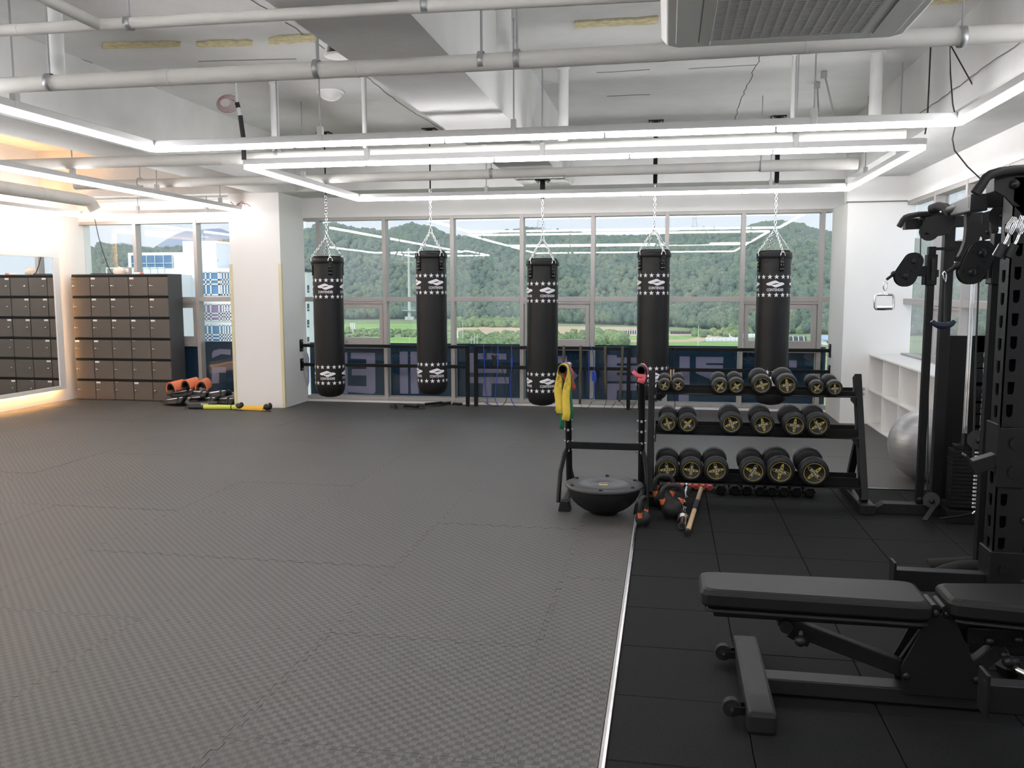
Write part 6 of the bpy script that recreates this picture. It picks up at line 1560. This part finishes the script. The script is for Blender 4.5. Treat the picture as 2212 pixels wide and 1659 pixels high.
shrubs((1500, 1610, 722, 730), 26, 1.2, 2.6, 'shrub_belt', 'few small trees round the white greenhouse')
shrubs((1580, 1830, 712, 722), 60, 1.5, 3.0, 'shrub_belt', 'trees behind the orange roofed house')
# ---------------------------------------------------------------- greenhouses, houses
def tunnel(lab, x0, x1, y, h_px, m, hoop, n):
    a, b = gp_(x0, y), gp_(x1, y); r = h_px/FPX*a.y; t = thing('tunnel_greenhouse', lab, 'greenhouse', a.lerp(b, .5))
    q = [(math.cos(PI*k/10), math.sin(PI*k/10)) for k in range(11)]
    vs = [p+V((0, r*1.2*c, r*s)) for p in (a, b) for c, s in q]
    bb = MB(); bb.add(vs, [(k, k+1, k+12, k+11) for k in range(10)]+[tuple(range(11))[::-1], tuple(range(11, 22))], False); bb.build('cover', m, t)
    for k in range(n):
        p = a.lerp(b, (k+.5)/n); MB().tube([p+V((0, r*1.22*c, r*1.02*s)) for c, s in q], .22, 5).build('hoop', hoop, t)
tunnel('long dark plastic tunnel with pale hoops, left of the fourth punching bag', 1293, 1378, 722, 8, 'net_black', 'film_tunnel', 17)
tunnel('long low dark tunnel row at the foot of the hill, right of the fourth bag', 1448, 1572, 722, 6, 'net_black', 'grey_steel', 22)
tunnel('white greenhouse tunnel behind the window post left of the rightmost bag', 1524, 1600, 737, 8, 'film_tunnel', 'bldg_frame', 8)
tunnel('second white greenhouse behind the first one', 1575, 1640, 729, 8, 'film_tunnel', 'bldg_frame', 6)
tunnel('dark netted shed right of the rightmost bag', 1706, 1741, 736, 9, 'net_black', 'film_tunnel', 3)
def house(lab, x0, x1, yb, h_px, wall, roof, d=8):
    a, b = gp_(x0, yb), gp_(x1, yb); h = h_px/FPX*a.y; t = thing('house', lab, 'house', a.lerp(b, .5)); y0 = a.y
    MB().box(a.x, b.x, y0, y0+d, ZG, ZG+h*.6).build('walls', wall, t)
    e = (b.x-a.x)*.08; z = ZG+h*.6; bb = MB()
    bb.prism([V((a.x-e, y0-1, z)), V((a.x-e, y0+d/2, ZG+h)), V((a.x-e, y0+d+1, z))], (b.x-a.x+2*e, 0, 0)); bb.build('roof', roof, t)
    w_ = (b.x-a.x)/5
    for k in range(2): MB().box(a.x+w_*(1+2*k), a.x+w_*(1.8+2*k), y0-.08, y0, ZG+h*.2, ZG+h*.45).build('window', 'bldg_dark', t)
house('small house with orange roof right of the rightmost bag', 1706, 1728, 718, 13, 'bldg_white', 'roof_orange')
house('white warehouse with blue roof at the right end of the far window', 1778, 1815, 745, 18, 'bldg_white', 'roof_blue', 14)
house('dark blue roofed hut in the trees above the tan field', 1082, 1104, 703, 9, 'net_black', 'net_black', 6)
# ---------------------------------------------------------------- pylon, masts, poles
p = gp_(885, 691); D = p.y; hpx = lambda y: 1.6+ (ray(885, y).z/ray(885, y).y)*D
t = thing('power_pylon', 'tall pale tubular power pylon rising before the wooded hill, between two bags', 'pylon', p)
MB().tube([(p.x, D, ZG), (p.x, D, hpx(655)), (p.x, D, hpx(536))], [1.35, 1.1, .65], 14).build('mast', 'pylon', t)
k = D/FPX
for y, w_ in ((555, 15), (566, 9), (541, 6)):
    MB().beam((p.x-w_*k, D, hpx(y)), (p.x+w_*k, D, hpx(y)), .35, .35).build('cross_arm', 'pylon', t)
    for s in (-1, 1): MB().cyl((p.x+s*w_*k, D, hpx(y)), (p.x+s*w_*k, D, hpx(y)-2.2), .15, seg=6).build('insulator', 'pylon', t)
MB().box(p.x-15*k, p.x+15*k, D-3, D+3, hpx(671), hpx(670)).build('platform', 'pylon', t)
b = MB()
for i in range(9): b.cyl((p.x+(-15+30*i/8)*k, D-3, hpx(671)), (p.x+(-15+30*i/8)*k, D-3, hpx(664)), .09, seg=5)
b.beam((p.x-15*k, D-3, hpx(664)), (p.x+15*k, D-3, hpx(664)), .12, .12); b.build('railing', 'pylon', t)
for s in (-1, 1): MB().box(p.x+s*6*k-1.2, p.x+s*6*k+1.2, D-1.5, D+1.5, ZG, hpx(684)).build('footing', 'pylon', t)
def lattice(lab, x, yb, yt, w_px, Dm):
    a = Fy(x, yb, Dm); b_ = Fy(x, yt, Dm); w_ = w_px/FPX*Dm/2; t = thing('lattice_tower', lab, 'pylon', a); m = MB(); n = 6
    c = lambda f, s, u: V((a.x+s*w_*(1-.8*f), Dm+u*w_*(1-.8*f), a.z+(b_.z-a.z)*f))
    for s in (-1, 1):
        for u in (-1, 1): m.cyl(c(0, s, u), c(1, s, u), .13, seg=4)
    for i in range(n):
        for s in (-1, 1): m.cyl(c(i/n, s, -1), c((i+1)/n, -s, -1), .08, seg=4)
    m.build('frame', 'lattice', t); q = MB()
    for f in (.7, .82, .94): q.beam(c(f, -2.2, 0), c(f, 2.2, 0), .2, .2)
    q.build('arms', 'lattice', t)
lattice('faint steel lattice pylon on the hilltop left of the rightmost bag', 1500, 500, 458, 13, 780)
lattice('faint steel lattice pylon on the hilltop behind the third bag', 1168, 498, 452, 18, 780)
def pole(lab, x, yb, yt, r=.14, arm=None):
    a = gp_(x, yb); z = Fy(x, yt, a.y).z; t = thing('utility_pole', lab, 'pole', a)
    MB().cyl(a, (a.x, a.y, z), r*1.2, r*.8, 8).build('shaft', 'pylon', t)
    if arm: MB().beam((a.x-arm, a.y, z-1.2), (a.x+arm, a.y, z-1.2), .14, .14).build('cross_arm', 'pylon', t)
    return t, a, z
for x, yb, yt, arm, lab in ((1018, 752, 725, .9, 'utility pole left of the third bag, first of three'), (1025, 752, 719, 0, 'thin pole between two utility poles left of the third bag'), (1031, 752, 721, .9, 'utility pole left of the third bag, nearest to it'), (1000, 745, 697, 0, 'slim white pole before the tan field'), (995, 702, 681, 0, 'slim pole at the edge of the trees left of the tan field'), (1108, 702, 680, 0, 'slim pole at the trees right of the dark hut'),
                            (1508, 750, 703, 0, 'tall slim white pole left of the white greenhouse'), (1520, 728, 712, 0, 'short slim pole beside the white greenhouse'), (885, 748, 724, 0, 'lamp pole low in front of the big pylon'), (891, 720, 712, 0, 'small post in the green field')):
    pole(lab, x, yb, yt, .13, arm)
t, a, z = pole('white telecom mast with panel antennas in the green field', 763, 724, 699, .3)
for dx in (-.9, 0, .9): MB().box(a.x+dx-.22, a.x+dx+.22, a.y-.5, a.y-.2, z-2.6, z+.4).build('antenna_panel', 'bldg_white', t)
t = thing('signboard', 'white signboard on a post beyond the middle rail', 'sign', gp_(986, 750)); a = gp_(986, 750); MB().cyl(a, a+V((0, 0, 4)), .12, seg=6).build('post', 'pylon', t); MB().box(a.x-.7, a.x+.7, a.y-.1, a.y, ZG+3.4, ZG+6).build('board', 'bldg_white', t)
# ---------------------------------------------------------------- neighbouring white office building, seen beyond the lockers
def bwin(par, x0, y0, x1, y1, Y, cols, rows_, glass='bldg_glass', fr=.07):
    a = Fy(x0, y0, Y); c = Fy(x1, y1, Y)
    w_ = MB().box(a.x, c.x, Y-.06, Y-.01, c.z, a.z).build('window', glass, par)
    b = MB()
    for u in cols: x = a.x+(c.x-a.x)*u; b.box(x-fr, x+fr, Y-.14, Y-.05, c.z, a.z)
    for v in rows_: z = a.z+(c.z-a.z)*v; b.box(a.x, c.x, Y-.14, Y-.05, z-fr, z+fr)
    b.build('window_bars', 'bldg_frame', w_)
    return w_
t = thing('office_building', 'white office building with blue windows beyond the lockers and the pillar', 'building', (-25, 70, ZG))
def bblock(nm, x0, x1, yt, Y, d):
    a, c = Fy(x0, yt, Y), Fy(x1, yt, Y); return MB().box(a.x, c.x, Y, Y+d, ZG, a.z).build(nm, 'bldg_white', t)
bblock('rear_block', 276, 470, 546, 82, 14); bwin(t, 284, 552, 374, 579, 82, [.0, .18, .38, .58, .79, 1.0], [.62], fr=.03)
bblock('tower_block', 394, 466, 521, 75, 8); bblock('upper_block', 380, 540, 551, 77, 12); bblock('front_block', 355, 560, 580, 70, 8)
MB().box(Fy(444, 576, 76.9).x, Fy(459, 576, 76.9).x, 76.8, 77, Fy(444, 581, 77).z, Fy(444, 574, 77).z).build('dark_opening', 'bldg_dark', t)
for (y0, y1) in ((617, 638), (664, 684), (707, 722)): bwin(t, 394.5, y0, 403.5, y1, 70, [0, 1], [.72], fr=.05)
bwin(t, 435, 588, 560, 638, 70, [0, .085, .17, .31, .33, .36, .41, .46, .51, .56, .61, .7, .8, .9, 1], [0, .33, .52, .97], fr=.06)
bwin(t, 437, 657, 560, 693, 70, [0, .08, .16, .31, .37, .41, .46, .51, .56, .61, .7, .8, .9, 1], [0, .56, .76, 1], 'bldg_violet', .06)
bwin(t, 440, 702, 560, 739, 70, [0, .08, .16, .31, .37, .41, .46, .51, .56, .61, .7, .8, .9, 1], [0, .58, .78, 1], fr=.06)
tv, tf = textmesh('CO'); q = Fy(490, 668, 69.8); b = MB(); b.add([V((q.x-x*.28, 69.8, q.z+y*.28)) for x, y in tv], [f[::-1] for f in tf]); b.build('sign_letters', 'bldg_white', t)
a, c = Fy(230, 579, 66), Fy(356, 592, 66); MB().box(a.x, c.x, 66, 66.1, c.z, a.z).build('glass_railing', 'glass', t)
b = MB()
for k in range(9): x = a.x+(c.x-a.x)*k/8; b.box(x-.04, x+.04, 65.95, 66.05, c.z, a.z)
b.box(a.x, c.x, 65.95, 66.1, a.z-.06, a.z+.04); b.build('railing_posts', 'bldg_frame', t)
MB().box(a.x, c.x, 65.9, 72, ZG, c.z).build('terrace_block', 'bldg_white', t)
for x, y0 in ((423, 498), (437, 506)):
    p = Fy(x, 522, 76); MB().cyl(p, Fy(x, y0, 76), .05, seg=6).build('aerial', 'pylon', t)
MB().beam(Fy(427, 511, 76), Fy(451, 512, 76), .06, .06).build('aerial', 'pylon', t)
p = Fy(472, 551, 77.5); MB().cyl(p, Fy(472, 564, 75), .06, seg=6).build('wall_pipe', 'pylon', t)
t = thing('white_block', 'tall white building with narrow windows just right of the pillar', 'building', (-20, 60, ZG))
q = Fy(676.5, 588, 70); X0 = q.x; zt = Fy(676.5, 588, 70).z; zf = Fx(664, 588, X0)
MB().box(X0-3, X0, 62, 70, ZG, zt).build('walls', 'bldg_white', t); MB().box(X0-3.1, X0+.1, 61.9, 70.1, zt, zt+.25).build('parapet', 'grey_vinyl', t)
for y0 in (616, 656, 691, 728):
    a, c = Fx(663.5, y0, X0), Fx(667.5, y0+16, X0)
    w_ = MB().box(X0-.02, X0+.04, a.y, c.y, c.z, a.z).build('window', 'bldg_dark', t); MB().box(X0, X0+.08, a.y, c.y, c.z+(a.z-c.z)*.3-.04, c.z+(a.z-c.z)*.3+.04).build('window_bars', 'bldg_frame', w_)
# ---------------------------------------------------------------- thin summer haze over the valley
m = bpy.data.materials.new('haze'); m.use_nodes = True; nt = m.node_tree; nt.nodes.remove(nt.nodes['Principled BSDF'])
vs_ = nt.nodes.new('ShaderNodeVolumeScatter'); vs_.inputs['Color'].default_value = (.86, .94, 1, 1); vs_.inputs['Density'].default_value = HAZE; vs_.inputs['Anisotropy'].default_value = 0.0
nt.links.new(vs_.outputs[0], nt.nodes['Material Output'].inputs['Volume']); MAT['haze'] = m
tag(MB().box(-1100, 700, 100, 1100, ZG-.5, 160).build('haze', 'haze'), 'thin bluish haze over the valley and the wooded hills', 'haze', kind='stuff')
